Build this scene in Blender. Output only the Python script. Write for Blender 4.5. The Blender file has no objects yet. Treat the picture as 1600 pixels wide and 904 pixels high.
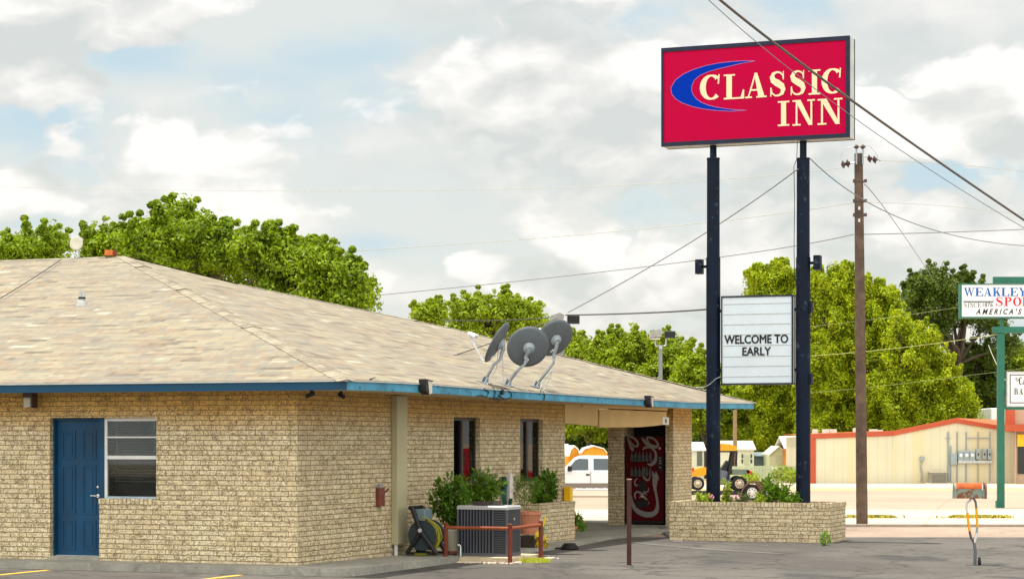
import bpy, math, random
import numpy as np
from mathutils import Vector, Matrix

# ------------------------------------------------------------------ camera
SC = bpy.context.scene
COL = SC.collection
F_PX, CX, HY, EYE = 3450.0, 800.0, 687.0, 2.07     # pixel numbers refer to the 1600 x 904 photograph
cam = bpy.data.cameras.new('camera'); camo = bpy.data.objects.new('camera', cam); COL.objects.link(camo)
camo.location = (0, 0, EYE); camo.rotation_euler = (math.radians(90), 0, 0)
cam.sensor_width = 36; cam.lens = 36*F_PX/1600
cam.shift_y = (HY-452)/1600
cam.clip_start = 0.1; cam.clip_end = 5000
SC.camera = camo
TH = math.radians(21.4)                            # the motel is turned by this much
U = Vector((math.cos(TH), -math.sin(TH), 0)); V = Vector((math.sin(TH), math.cos(TH), 0))
# ------------------------------------------------------------------ light
EL = math.radians(80)
to_sun = Vector((-U.x*math.cos(EL), -U.y*math.cos(EL), math.sin(EL)))
sl = bpy.data.lights.new('sun', 'SUN'); sl.energy = 4.8; sl.angle = math.radians(0.5); sl.color = (1.0, 0.95, 0.86)
so = bpy.data.objects.new('sun', sl); COL.objects.link(so); so.location = (0, 30, 60)
so.rotation_euler = to_sun.to_track_quat('Z', 'Y').to_euler()
W = bpy.data.worlds.new('World'); SC.world = W; W.use_nodes = True
SC.view_settings.view_transform = 'Standard'; SC.view_settings.look = 'None'
SC.view_settings.gamma = 1; SC.view_settings.use_curve_mapping = False
SC.view_settings.exposure = 0.4
SC.render.engine = 'CYCLES'
SC.cycles.max_bounces = 6; SC.cycles.diffuse_bounces = 3; SC.cycles.glossy_bounces = 3
SC.cycles.transmission_bounces = 4; SC.cycles.transparent_max_bounces = 6
SC.cycles.use_denoising = True

class NT:
    """small wrapper for building node trees"""
    def __init__(s, tree): s.t = tree; s.n = tree.nodes; s.l = tree.links; s.n.clear()
    def add(s, typ, **kw):
        nd = s.n.new(typ)
        for k, v in kw.items():
            if k.startswith('i_'):
                key = k[2:]; key = int(key) if key.isdigit() else key.replace('_', ' ')
                s.set(nd.inputs[key], v)
            else: setattr(nd, k, v)
        return nd
    def set(s, sock, v):
        if isinstance(v, bpy.types.NodeSocket): s.l.new(v, sock)
        else: sock.default_value = v
    def math(s, op, a, b=0.0, c=0.0, clamp=False):
        m = s.add('ShaderNodeMath', operation=op, use_clamp=clamp)
        s.set(m.inputs[0], a); s.set(m.inputs[1], b); s.set(m.inputs[2], c); return m.outputs[0]
    def mix(s, f, a, b, mode='MIX'):
        m = s.add('ShaderNodeMix', data_type='RGBA', blend_type=mode)
        s.set(m.inputs[0], f)
        for q, v in ((6, a), (7, b)): s.set(m.inputs[q], (v[0], v[1], v[2], 1) if isinstance(v, tuple) else v)
        return m.outputs[2]
    def noise(s, vec, scale, detail=3, rough=.5, dist=0):
        m = s.add('ShaderNodeTexNoise'); s.set(m.inputs['Scale'], scale); m.inputs['Detail'].default_value = detail
        m.inputs['Roughness'].default_value = rough; m.inputs['Distortion'].default_value = dist
        if vec is not None: s.l.new(vec, m.inputs['Vector'])
        return m.outputs['Fac']
    def maprange(s, v, a, b, c=0., d=1., smooth=False):
        m = s.add('ShaderNodeMapRange', interpolation_type='SMOOTHSTEP' if smooth else 'LINEAR')
        s.set(m.inputs[0], v)
        for i, q in enumerate((a, b, c, d)): s.set(m.inputs[i+1], q)
        return m.outputs[0]
    def xyz(s, v):
        m = s.add('ShaderNodeSeparateXYZ'); s.l.new(v, m.inputs[0]); return m.outputs
    def comb(s, x, y, z):
        m = s.add('ShaderNodeCombineXYZ'); s.set(m.inputs[0], x); s.set(m.inputs[1], y); s.set(m.inputs[2], z); return m.outputs[0]
    def ramp(s, f, stops, const=False):
        m = s.add('ShaderNodeValToRGB'); s.set(m.inputs[0], f); cr = m.color_ramp
        if const: cr.interpolation = 'CONSTANT'
        while len(cr.elements) < len(stops): cr.elements.new(.5)
        for e, (p, c) in zip(cr.elements, stops): e.position = p; e.color = (c[0], c[1], c[2], 1)
        return m.outputs[0]

# sky: a Nishita sky seen through broken cumulus cloud, all of it a function of direction only
def build_sky():
    n = NT(W.node_tree)
    out = n.add('ShaderNodeOutputWorld')
    sky = n.add('ShaderNodeTexSky', sky_type='NISHITA'); sky.sun_disc = False
    sky.sun_elevation = EL; sky.sun_rotation = math.atan2(to_sun.x, to_sun.y)
    sky.air_density = 1.0; sky.dust_density = 1.5; sky.ozone_density = 1.2
    bg_sky = n.add('ShaderNodeBackground'); n.l.new(sky.outputs[0], bg_sky.inputs[0]); bg_sky.inputs[1].default_value = 0.11
    g = n.add('ShaderNodeTexCoord').outputs['Generated']
    x, y, z = n.xyz(g)
    def q(sx, off, fl=1.9, w=None):
        a = n.math('ADD', x, sx+off*.5); c = n.math('MULTIPLY', n.math('ADD', z, off), fl)
        if w is not None: a = n.math('ADD', a, w); c = n.math('ADD', c, w)
        return n.comb(a, n.math('MULTIPLY', y, .9), c)
    def vor(vec, scale, detail=3.):
        m = n.add('ShaderNodeTexVoronoi', feature='SMOOTH_F1'); m.normalize = True
        m.inputs['Scale'].default_value = scale; m.inputs['Detail'].default_value = detail; m.inputs['Roughness'].default_value = .55
        m.inputs['Smoothness'].default_value = .35; n.l.new(vec, m.inputs['Vector']); return m.outputs['Distance']
    warp = n.math('MULTIPLY', n.math('SUBTRACT', n.noise(q(5.1, 0), 28, 3, .6), .5), .022)
    def dens(sx, off, sc, fl):
        v = q(sx, off, fl, warp)
        big = n.noise(v, sc, 4, .5)
        return n.math('ADD', big, n.math('MULTIPLY', n.math('SUBTRACT', n.math('ABSOLUTE', n.math('SUBTRACT', n.noise(v, sc*3.0, 5, .5), .5)), .07), .55))
    def hole(hx, hy, w, h):
        dx = (hx-CX)/F_PX; dz = (HY-hy)/F_PX; L = math.sqrt(1+dx*dx+dz*dz)
        a = n.math('DIVIDE', n.math('SUBTRACT', x, dx/L), w); b = n.math('DIVIDE', n.math('SUBTRACT', z, dz/L), h)
        return n.math('EXPONENT', n.math('MULTIPLY', n.math('ADD', n.math('MULTIPLY', a, a), n.math('MULTIPLY', b, b)), -1.0))
    hs = None
    for args in ((1000, 30, .040, .014), (1240, 25, .025, .016), (190, 85, .022, .010), (70, 200, .030, .018), (1500, 270, .060, .012), (600, 380, .035, .007), (40, 350, .03, .008)):
        hs = hole(*args) if hs is None else n.math('MAXIMUM', hs, hole(*args))
    def layer(col, sx, sc, fl, th, base, mid, top, k=9., soft=.05):
        d0 = dens(sx, 0, sc, fl); d1 = dens(sx, .016, sc, fl); 
        d0h = n.math('SUBTRACT', d0, n.math('MULTIPLY', hs, .10))
        mask = n.maprange(d0h, th, th+soft, 0, 1, True)
        lit = n.math('MULTIPLY', n.math('SUBTRACT', d0, d1), k)
        core = n.maprange(d0, th, th+.20, .50, .30)
        t = n.math('ADD', core, lit, clamp=True)
        c = n.ramp(t, [(0., base), (.5, mid), (1., top)])
        m = n.add('ShaderNodeMix', data_type='RGBA'); n.set(m.inputs[0], mask); n.l.new(col, m.inputs[6]) if isinstance(col, bpy.types.NodeSocket) else None
        n.l.new(c, m.inputs[7]); return m.outputs[2]
    # humid veil with the blue showing through in places
    vn = n.noise(q(9., 0, 2.4), 7, 5, .5)
    veilc = n.mix(n.maprange(n.math('SUBTRACT', vn, n.math('MULTIPLY', hs, .18)), .27, .50, 0, 1, True), (.49, .62, .68), (.665, .69, .655))
    c = layer(veilc, 2.3, 5.0, 1.9, .45, (.60, .63, .60), (.69, .695, .655), (.81, .785, .735), 5., .14)
    c = layer(c, 6.1, 5.4, 1.7, .475, (.60, .62, .585), (.74, .725, .68), (.92, .885, .83), 8.0, .05)
    side = n.maprange(y, .35, -.55, 1.0, BEHIND, True); cst = n.math('MULTIPLY', side, CLOUD)
    bgc = n.add('ShaderNodeBackground'); n.l.new(c, bgc.inputs[0]); n.l.new(cst, bgc.inputs[1])
    m = n.add('ShaderNodeMixShader'); m.inputs[0].default_value = .88
    n.l.new(bg_sky.outputs[0], m.inputs[1]); n.l.new(bgc.outputs[0], m.inputs[2]); n.l.new(m.outputs[0], out.inputs[0])
CLOUD = 0.93
BEHIND = 2.8                                        # added fill: sky brightened behind the camera to lift the shaded walls
build_sky()
W.cycles.sampling_method = 'MANUAL'; W.cycles.sample_map_resolution = 256

# ------------------------------------------------------------------ picture <-> place helpers
def g(y):                                            # height of the ground, which falls away beyond the motel
    return 0.0 if y < 46 else -0.0085*(min(y, 260.)-46)
def P(px, py, D): return Vector(((px-CX)/F_PX*D, D, EYE-(py-HY)/F_PX*D))
def gD(py):                                          # depth at which the ground shows at picture row py
    D = EYE*F_PX/(py-HY)
    return D if D < 46 else (EYE+.391)/1.0*F_PX/(py-HY-F_PX*.0085)
C0 = Vector(((465-CX)/F_PX*34.5, 34.5, 0))
def Lw(lx, ly, z=0.0): return C0 + U*lx + V*ly + Vector((0, 0, z))
def on_lx(px, lx):                                   # where the sight line meets the plane parallel to the long wall
    r = (px-CX)/F_PX; a = C0 + U*lx
    return (r*a.y-a.x)/(V.x-r*V.y)
def on_ly(px, ly):
    r = (px-CX)/F_PX; a = C0 + V*ly
    return (r*a.y-a.x)/(U.x-r*U.y)
def Dl(lx, ly): return Lw(lx, ly).y
def zl(lx, ly, py): return EYE-(py-HY)/F_PX*Dl(lx, ly)

# ------------------------------------------------------------------ mesh helpers
class MB:
    def __init__(s): s.v = []; s.f = []; s.m = []; s.cur = 0; s.M = None
    def _a(s, vs, fs):
        b = len(s.v)
        for v in vs:
            v = Vector(v)
            s.v.append(tuple(s.M @ v) if s.M else tuple(v))
        for f in fs: s.f.append(tuple(i+b for i in f)); s.m.append(s.cur)
        return s
    def quad(s, a, b, c, d): return s._a([a, b, c, d], [(0, 1, 2, 3)])
    def poly(s, pts): return s._a(pts, [tuple(range(len(pts)))])
    def box(s, x0, x1, y0, y1, z0, z1, ch=0.0):
        if ch <= 0:
            return s._a([(x, y, z) for z in (z0, z1) for y in (y0, y1) for x in (x0, x1)],
                        [(0, 2, 3, 1), (4, 5, 7, 6), (0, 1, 5, 4), (2, 6, 7, 3), (0, 4, 6, 2), (1, 3, 7, 5)])
        pr = [(x0+ch, y0), (x1-ch, y0), (x1, y0+ch), (x1, y1-ch), (x1-ch, y1), (x0+ch, y1), (x0, y1-ch), (x0, y0+ch)]
        ins = [(x0+ch, y0+ch), (x1-ch, y0+ch), (x1-ch, y0+ch), (x1-ch, y1-ch), (x1-ch, y1-ch), (x0+ch, y1-ch), (x0+ch, y1-ch), (x0+ch, y0+ch)]
        vs = [(*p, z0) for p in pr]+[(*p, z1-ch) for p in pr]+[(*p, z1) for p in [(x0+ch, y0+ch), (x1-ch, y0+ch), (x1-ch, y1-ch), (x0+ch, y1-ch)]]
        fs = [tuple(reversed(range(8)))]+[(i, (i+1) % 8, 8+(i+1) % 8, 8+i) for i in range(8)]
        fs += [(16, 17, 18, 19), (8, 9, 17, 16), (9, 10, 17), (10, 11, 18, 17), (11, 12, 18), (12, 13, 19, 18), (13, 14, 19), (14, 15, 16, 19), (15, 8, 16)]
        return s._a(vs, fs)
    def prism(s, pts, a, b, axis='y'):               # 2-D outline (counter-clockwise) pushed along an axis
        f = {'y': lambda p, t: (p[0], t, p[1]), 'x': lambda p, t: (t, p[0], p[1]), 'z': lambda p, t: (p[0], p[1], t)}[axis]
        n = len(pts)
        return s._a([f(p, a) for p in pts]+[f(p, b) for p in pts],
                    [tuple(range(n)), tuple(reversed(range(n, 2*n)))]+[(i, i+n, (i+1) % n+n, (i+1) % n) for i in range(n)])
    def tube(s, path, r, seg=8, cap=True):
        path = [Vector(p) for p in path]; n = len(path)
        rs = r if isinstance(r, (list, tuple)) else [r]*n
        vs = []; up = None
        for i, p in enumerate(path):
            t = (path[min(i+1, n-1)]-path[max(i-1, 0)])
            t = t.normalized() if t.length > 1e-9 else Vector((0, 0, 1))
            if up is None: up = t.orthogonal().normalized()
            up = (up - t*up.dot(t)); up = up.normalized() if up.length > 1e-6 else t.orthogonal().normalized()
            w = t.cross(up)
            for k in range(seg):
                a = 2*math.pi*k/seg
                vs.append(p+(up*math.cos(a)+w*math.sin(a))*rs[i])
        fs = [(i*seg+k, i*seg+(k+1) % seg, (i+1)*seg+(k+1) % seg, (i+1)*seg+k) for i in range(n-1) for k in range(seg)]
        if cap: fs += [tuple(reversed(range(seg))), tuple(range((n-1)*seg, n*seg))]
        return s._a(vs, fs)
    def lathe(s, prof, seg=20, c=(0, 0, 0), ax=(0, 0, 1), cap=True):   # prof: (radius, height along axis)
        c = Vector(c); ax = Vector(ax).normalized(); a1 = ax.orthogonal().normalized(); a2 = ax.cross(a1)
        vs = [c+ax*h+(a1*math.cos(2*math.pi*k/seg)+a2*math.sin(2*math.pi*k/seg))*r for r, h in prof for k in range(seg)]
        n = len(prof)
        fs = [(i*seg+k, i*seg+(k+1) % seg, (i+1)*seg+(k+1) % seg, (i+1)*seg+k) for i in range(n-1) for k in range(seg)]
        if cap: fs += [tuple(reversed(range(seg))), tuple(range((n-1)*seg, n*seg))]
        return s._a(vs, fs)
    def ribbon(s, pts, ws, y, mp):                   # flat stroke of varying width; mp maps (a, b, y) to 3-D
        n = len(pts); ws = ws if isinstance(ws, (list, tuple)) else [ws]*n
        L = []; R = []
        for i, (a, b) in enumerate(pts):
            ta = pts[min(i+1, n-1)][0]-pts[max(i-1, 0)][0]; tb = pts[min(i+1, n-1)][1]-pts[max(i-1, 0)][1]
            q = math.hypot(ta, tb) or 1; nx, ny = -tb/q, ta/q
            L.append(mp(a+nx*ws[i]/2, b+ny*ws[i]/2, y)); R.append(mp(a-nx*ws[i]/2, b-ny*ws[i]/2, y))
        for i in range(n-1): s.quad(R[i], R[i+1], L[i+1], L[i])
        return s
    def build(s, name, mats, parent=None, smooth=False):
        me = bpy.data.meshes.new(name); me.from_pydata(s.v, [], s.f)
        mats = mats if isinstance(mats, (list, tuple)) else [mats]
        for m in mats: me.materials.append(m)
        if len(mats) > 1: me.polygons.foreach_set('material_index', s.m)
        if smooth: me.polygons.foreach_set('use_smooth', [True]*len(s.f))
        me.update()
        o = bpy.data.objects.new(name, me); COL.objects.link(o)
        if parent is not None: o.parent = parent
        return o
def tag(o, label=None, cat=None, group=None, kind=None):
    if label: o['label'] = label
    if cat: o['category'] = cat
    if group: o['group'] = group
    if kind: o['kind'] = kind
    return o
def thing(name, label, cat, loc=(0, 0, 0), rz=0.0, group=None):
    o = bpy.data.objects.new(name, None); COL.objects.link(o); o.location = loc; o.rotation_euler = (0, 0, rz)
    o.empty_display_size = .2
    return tag(o, label, cat, group)
def lthing(name, label, cat, lx, ly, z=0, group=None): return thing(name, label, cat, Lw(lx, ly, z), -TH, group)
def dup(root, loc, rz, label, group=None):
    r = root.copy(); COL.objects.link(r); r.location = loc; r.rotation_euler = (0, 0, rz); r['label'] = label
    if group: r['group'] = group
    for ch in list(root.children):
        c = ch.copy(); COL.objects.link(c); c.parent = r
        for q in list(ch.children):
            d = q.copy(); COL.objects.link(d); d.parent = c
    return r
def text_mesh(txt, size, name, m, parent, mp, bold=0.0, shear=0.0, align='CENTER', sx=1.0):
    cu = bpy.data.curves.new('t', 'FONT'); cu.body = txt; cu.size = size; cu.align_x = align; cu.offset = bold; cu.shear = shear
    cu.resolution_u = 3
    o = bpy.data.objects.new('t', cu); COL.objects.link(o)
    dg = bpy.context.evaluated_depsgraph_get(); me = bpy.data.meshes.new_from_object(o.evaluated_get(dg))
    bpy.data.objects.remove(o)
    for v in me.vertices: v.co = Vector(mp(v.co.x*sx, v.co.y, 0))
    me.materials.clear(); me.materials.append(m); me.name = name
    ob = bpy.data.objects.new(name, me); COL.objects.link(ob); ob.parent = parent
    return ob

# ------------------------------------------------------------------ materials
MATS = {}
def mat(name, col, rough=.6, metal=0., var=.15, scale=6., bump=0., bscale=40., col2=None, fac=None, spec=.28):
    if name in MATS: return MATS[name]
    m = bpy.data.materials.new(name); m.use_nodes = True; n = NT(m.node_tree)
    out = n.add('ShaderNodeOutputMaterial'); b = n.add('ShaderNodeBsdfPrincipled'); n.l.new(b.outputs[0], out.inputs[0])
    tc = n.add('ShaderNodeTexCoord').outputs['Object']
    nf = n.noise(tc, scale, 5, .6)
    k = n.maprange(nf, .3, .7, 1-var, 1+var)
    cc = n.mix(1.0, (*col,), n.comb(k, k, k), 'MULTIPLY')
    if col2:
        f2 = n.maprange(n.noise(tc, fac[0] if fac else 3, 5, .65), fac[1] if fac else .5, fac[2] if fac else .6, 0, 1)
        cc = n.mix(f2, cc, (*col2,))
    n.l.new(cc, b.inputs['Base Color'])
    rr = n.maprange(n.noise(tc, scale*2, 3), .3, .7, max(rough-.1, .02), min(rough+.1, 1))
    n.l.new(rr, b.inputs['Roughness']); b.inputs['Metallic'].default_value = metal
    b.inputs['Specular IOR Level'].default_value = spec
    if bump:
        bp = n.add('ShaderNodeBump'); bp.inputs['Strength'].default_value = bump; bp.inputs['Distance'].default_value = .01
        n.l.new(n.noise(tc, bscale, 4), bp.inputs['Height']); n.l.new(bp.outputs[0], b.inputs['Normal'])
    MATS[name] = m; return m

def brick_mat(name, tone=(1, 1, 1), soldier=False):
    m = bpy.data.materials.new(name); m.use_nodes = True; n = NT(m.node_tree)
    out = n.add('ShaderNodeOutputMaterial'); b = n.add('ShaderNodeBsdfPrincipled'); n.l.new(b.outputs[0], out.inputs[0])
    tc = n.add('ShaderNodeTexCoord'); x, y, z = n.xyz(tc.outputs['Object']); nx, ny, nz = n.xyz(tc.outputs['Normal'])
    isx = n.math('GREATER_THAN', n.math('ABSOLUTE', nx), .7)          # a face that looks along x is laid out along y
    h = n.math('ADD', n.math('MULTIPLY', isx, y), n.math('MULTIPLY', n.math('SUBTRACT', 1, isx), x))
    isz = n.math('GREATER_THAN', n.math('ABSOLUTE', nz), .7)
    v = n.math('ADD', n.math('MULTIPLY', isz, y), n.math('MULTIPLY', n.math('SUBTRACT', 1, isz), z))
    BW, BH = (.0795, .20) if soldier else (.31, .0795)
    row = n.math('FLOOR', n.math('DIVIDE', v, BH))
    sh = n.math('MULTIPLY', n.math('MODULO', n.math('ABSOLUTE', row), 2.), .5)
    # uneven brick lengths
    wob = n.math('MULTIPLY', n.math('SINE', n.math('MULTIPLY', row, 12.9898)), .12)
    uu = n.math('ADD', n.math('ADD', n.math('DIVIDE', h, BW), sh), wob)
    colm = n.math('FLOOR', uu)
    fu = n.math('FRACT', uu); fv = n.math('FRACT', n.math('DIVIDE', v, BH))
    edge_n = n.noise(n.comb(h, v, isx), 45, 2)
    jit = n.math('MULTIPLY', n.math('SUBTRACT', edge_n, .5), .05)
    du = n.math('MULTIPLY', n.math('MINIMUM', fu, n.math('SUBTRACT', 1, fu)), BW)
    dv = n.math('MULTIPLY', n.math('MINIMUM', fv, n.math('SUBTRACT', 1, fv)), BH)
    de = n.math('ADD', n.math('MINIMUM', du, dv), n.math('MULTIPLY', jit, .1))
    brick = n.maprange(de, .0035, .0085, 0, 1, True)
    wn = n.add('ShaderNodeTexWhiteNoise', noise_dimensions='3D'); n.l.new(n.comb(colm, row, isx), wn.inputs['Vector'])
    rnd = wn.outputs['Value']
    # the pressed bark-like scribble on each brick: dark winding creases
    offs = n.math('MULTIPLY', rnd, 37.)
    sv = n.comb(n.math('ADD', n.math('MULTIPLY', h, 1.0), offs), n.math('MULTIPLY', v, 1.35), n.math('ADD', row, isx))
    s1 = n.noise(sv, 17, 3, .55, 1.5)
    cre = n.math('ABSOLUTE', n.math('SUBTRACT', s1, .5))
    gate = n.noise(n.comb(h, v, 3.), 5, 3, .6)
    width = n.maprange(gate, .3, .7, .013, .072)
    crease = n.math('SUBTRACT', 1, n.math('DIVIDE', cre, width), clamp=True)
    crease = n.maprange(crease, 0, .55, 0, 1)
    base = n.ramp(rnd, [(0, (.70, .565, .33)), (.35, (.76, .63, .39)), (.7, (.80, .67, .43)), (1, (.72, .58, .33))])
    lg = n.noise(n.comb(h, v, 9.), .9, 3)
    base = n.mix(n.maprange(lg, .4, .7, 0, .35), base, (.68, .51, .32))
    eave_shade = n.maprange(n.math('ADD', z, n.math('MULTIPLY', lg, .25)), 2.30, 2.72, 0, .85)   # orange eave shade and bounce light painted into the top courses
    base = n.mix(eave_shade, base, (.66, .36, .05))
    base = n.mix(1., base, (*tone,), 'MULTIPLY')
    cc = n.mix(n.math('MULTIPLY', crease, .9), base, (.12, .07, .035))
    cc = n.mix(brick, (.24, .165, .08), cc)
    dirt = n.math('MULTIPLY', n.maprange(z, .25, .0, 0, .35), n.maprange(n.noise(n.comb(h, v, 0.), 2.2, 4), .3, .7, 0, 1))
    cc = n.mix(dirt, cc, (.2, .18, .13))
    n.l.new(cc, b.inputs['Base Color']); b.inputs['Roughness'].default_value = .85
    hgt = n.math('SUBTRACT', brick, n.math('MULTIPLY', crease, .7))
    bp = n.add('ShaderNodeBump'); bp.inputs['Strength'].default_value = .8; bp.inputs['Distance'].default_value = .008
    n.l.new(hgt, bp.inputs['Height']); n.l.new(bp.outputs[0], b.inputs['Normal'])
    return m
def shingle_mat():
    m = bpy.data.materials.new('shingles'); m.use_nodes = True; n = NT(m.node_tree)
    out = n.add('ShaderNodeOutputMaterial'); b = n.add('ShaderNodeBsdfPrincipled'); n.l.new(b.outputs[0], out.inputs[0])
    tc = n.add('ShaderNodeTexCoord'); x, y, z = n.xyz(tc.outputs['Object']); nx, ny, nz = n.xyz(tc.outputs['Normal'])
    isx = n.math('GREATER_THAN', n.math('ABSOLUTE', nx), n.math('ABSOLUTE', ny))
    no = n.math('SUBTRACT', 1, isx)
    h = n.math('ADD', n.math('MULTIPLY', isx, y), n.math('MULTIPLY', no, x))
    v = n.math('ADD', n.math('MULTIPLY', isx, x), n.math('MULTIPLY', no, y))
    RH = .14
    row = n.math('FLOOR', n.math('DIVIDE', v, RH))
    wr = n.add('ShaderNodeTexWhiteNoise', noise_dimensions='2D'); n.l.new(n.comb(row, isx, 0.), wr.inputs['Vector'])
    off = n.math('MULTIPLY', wr.outputs['Value'], 5.)
    uu = n.math('ADD', n.math('DIVIDE', h, .55), off); tab = n.math('FLOOR', uu)
    wn = n.add('ShaderNodeTexWhiteNoise', noise_dimensions='3D'); n.l.new(n.comb(tab, row, isx), wn.inputs['Vector'])
    st = n.noise(n.comb(n.math('MULTIPLY', n.math('ADD', h, off), .9), n.math('MULTIPLY', row, 3.1), isx), 1.5, 3, .7)
    f = n.math('ADD', n.math('MULTIPLY', wn.outputs['Value'], .55), n.maprange(st, .3, .7, 0, .45))
    base = n.ramp(f, [(0, (.085, .078, .07)), (.2, (.16, .135, .105)), (.34, (.245, .19, .13)), (.46, (.19, .177, .147)), (.60, (.275, .24, .165)), (.74, (.235, .195, .14)), (.84, (.275, .255, .195)), (1, (.47, .44, .34))])
    big = n.noise(tc.outputs['Object'], .5, 4)
    base = n.mix(n.maprange(big, .4, .65, 0, .35), base, (.20, .178, .148))
    fv = n.math('FRACT', n.math('DIVIDE', v, RH))
    e1 = n.maprange(n.math('MINIMUM', fv, n.math('SUBTRACT', 1, fv)), 0, .10, .72, 1)
    fu = n.math('FRACT', uu); e2 = n.maprange(n.math('MINIMUM', fu, n.math('SUBTRACT', 1, fu)), 0, .03, .75, 1)
    e = n.math('MINIMUM', e1, e2)
    gr = n.maprange(n.noise(tc.outputs['Object'], 60, 3, .7), .3, .7, .88, 1.12)
    e = n.math('MULTIPLY', e, gr)
    cc = n.mix(1., base, n.comb(e, e, e), 'MULTIPLY')
    n.l.new(cc, b.inputs['Base Color']); b.inputs['Roughness'].default_value = .95; b.inputs['Specular IOR Level'].default_value = .2
    bp = n.add('ShaderNodeBump'); bp.inputs['Strength'].default_value = .6; bp.inputs['Distance'].default_value = .01
    n.l.new(n.math('ADD', fv, n.math('MULTIPLY', gr, .5)), bp.inputs['Height']); n.l.new(bp.outputs[0], b.inputs['Normal'])
    return m
def leaf_mat(name, c1, c2, trans=.45):
    m = bpy.data.materials.new(name); m.use_nodes = True; n = NT(m.node_tree)
    out = n.add('ShaderNodeOutputMaterial')
    gi = n.add('ShaderNodeNewGeometry').outputs['Random Per Island']
    tc = n.add('ShaderNodeTexCoord').outputs['Object']
    f = n.math('ADD', n.math('MULTIPLY', gi, .6), n.maprange(n.noise(tc, .8, 3), .3, .7, 0, .4))
    cc = n.mix(f, (*c1,), (*c2,))
    d = n.add('ShaderNodeBsdfPrincipled'); n.l.new(cc, d.inputs['Base Color']); d.inputs['Roughness'].default_value = .55; d.inputs['Specular IOR Level'].default_value = .3
    t = n.add('ShaderNodeBsdfTranslucent'); n.l.new(n.mix(1., cc, (1.25, 1.2, .55), 'MULTIPLY'), t.inputs[0])
    mx = n.add('ShaderNodeMixShader'); mx.inputs[0].default_value = trans
    n.l.new(d.outputs[0], mx.inputs[1]); n.l.new(t.outputs[0], mx.inputs[2]); n.l.new(mx.outputs[0], out.inputs[0])
    return m
def glass_mat(name='window_glass', tint=(.02, .025, .03)):
    m = bpy.data.materials.new(name); m.use_nodes = True; n = NT(m.node_tree)
    out = n.add('ShaderNodeOutputMaterial')
    tr = n.add('ShaderNodeBsdfTransparent'); tr.inputs[0].default_value = (.75, .8, .8, 1)
    gl = n.add('ShaderNodeBsdfGlossy'); gl.inputs['Roughness'].default_value = .02
    fr = n.add('ShaderNodeFresnel'); fr.inputs[0].default_value = 1.38
    mx = n.add('ShaderNodeMixShader'); n.l.new(n.maprange(fr.outputs[0], 0, 1, .0, 1), mx.inputs[0])
    n.l.new(tr.outputs[0], mx.inputs[1]); n.l.new(gl.outputs[0], mx.inputs[2]); n.l.new(mx.outputs[0], out.inputs[0])
    return m
def ground_mat(name, c1, c2, sc=.35, crack=0., speck=.12, rough=.92, dark=None):
    m = bpy.data.materials.new(name); m.use_nodes = True; n = NT(m.node_tree)
    out = n.add('ShaderNodeOutputMaterial'); b = n.add('ShaderNodeBsdfPrincipled'); n.l.new(b.outputs[0], out.inputs[0])
    tc = n.add('ShaderNodeTexCoord').outputs['Object']; x, y, z = n.xyz(tc)
    st = n.comb(x, n.math('MULTIPLY', y, .55), 0.)
    a = n.noise(st, sc, 6, .6); f = n.maprange(a, .38, .62, 0, 1, True)
    cc = n.mix(f, (*c1,), (*c2,))
    if dark:
        q = n.maprange(n.noise(st, sc*2.3, 4, .55, .6), .56, .66, 0, .7, True); cc = n.mix(q, cc, (*dark,))
    fine = n.noise(tc, 55, 3, .8); k = n.maprange(fine, .3, .7, 1-speck, 1+speck)
    cc = n.mix(1., cc, n.comb(k, k, k), 'MULTIPLY')
    med = n.maprange(n.noise(tc, 8, 5, .75), .3, .7, .80, 1.20); cc = n.mix(1., cc, n.comb(med, med, med), 'MULTIPLY')
    if crack:
        vo = n.add('ShaderNodeTexVoronoi', feature='DISTANCE_TO_EDGE'); vo.inputs['Scale'].default_value = .35
        wv = n.add('ShaderNodeVectorMath', operation='ADD'); n.l.new(tc, wv.inputs[0])
        nn = n.add('ShaderNodeTexNoise'); nn.inputs['Scale'].default_value = 1.5; nn.inputs['Detail'].default_value = 5; n.l.new(tc, nn.inputs['Vector'])
        n.l.new(nn.outputs['Color'], wv.inputs[1]); n.l.new(wv.outputs[0], vo.inputs['Vector'])
        ck = n.maprange(vo.outputs['Distance'], .004, .02, crack, 0); cc = n.mix(ck, cc, (.05, .045, .04))
    n.l.new(cc, b.inputs['Base Color']); b.inputs['Roughness'].default_value = rough; b.inputs['Specular IOR Level'].default_value = .2
    bp = n.add('ShaderNodeBump'); bp.inputs['Strength'].default_value = .4; bp.inputs['Distance'].default_value = .006
    n.l.new(fine, bp.inputs['Height']); n.l.new(bp.outputs[0], b.inputs['Normal'])
    return m
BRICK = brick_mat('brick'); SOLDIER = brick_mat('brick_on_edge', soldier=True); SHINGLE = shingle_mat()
GLASS = glass_mat()
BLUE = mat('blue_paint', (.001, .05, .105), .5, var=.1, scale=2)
BLUE_DOOR = mat('blue_door_paint', (.001, .042, .10), .5, var=.28, scale=2.2)
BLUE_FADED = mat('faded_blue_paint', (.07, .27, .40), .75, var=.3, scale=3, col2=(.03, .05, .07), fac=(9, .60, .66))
SOFFIT = mat('soffit_paint', (.55, .44, .25), .7, var=.1, scale=1)
BEIGE = mat('beige_trim', (.42, .38, .23), .65, var=.08, scale=1.5)
HEADER = mat('header_board', (.62, .45, .20), .7, var=.12, scale=1.2)
WHITE_METAL = mat('white_aluminium', (.62, .62, .58), .45, var=.08)
WHITE = mat('white_paint', (.78, .78, .76), .5, var=.05)
BLACK = mat('black_plastic', (.015, .014, .015), .5, var=.2)
BRONZE = mat('bronze_frame', (.035, .025, .02), .5, var=.1)
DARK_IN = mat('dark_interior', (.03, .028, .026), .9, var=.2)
STEEL = mat('galvanised_steel', (.42, .44, .45), .4, .7, var=.15, scale=12)
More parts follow.
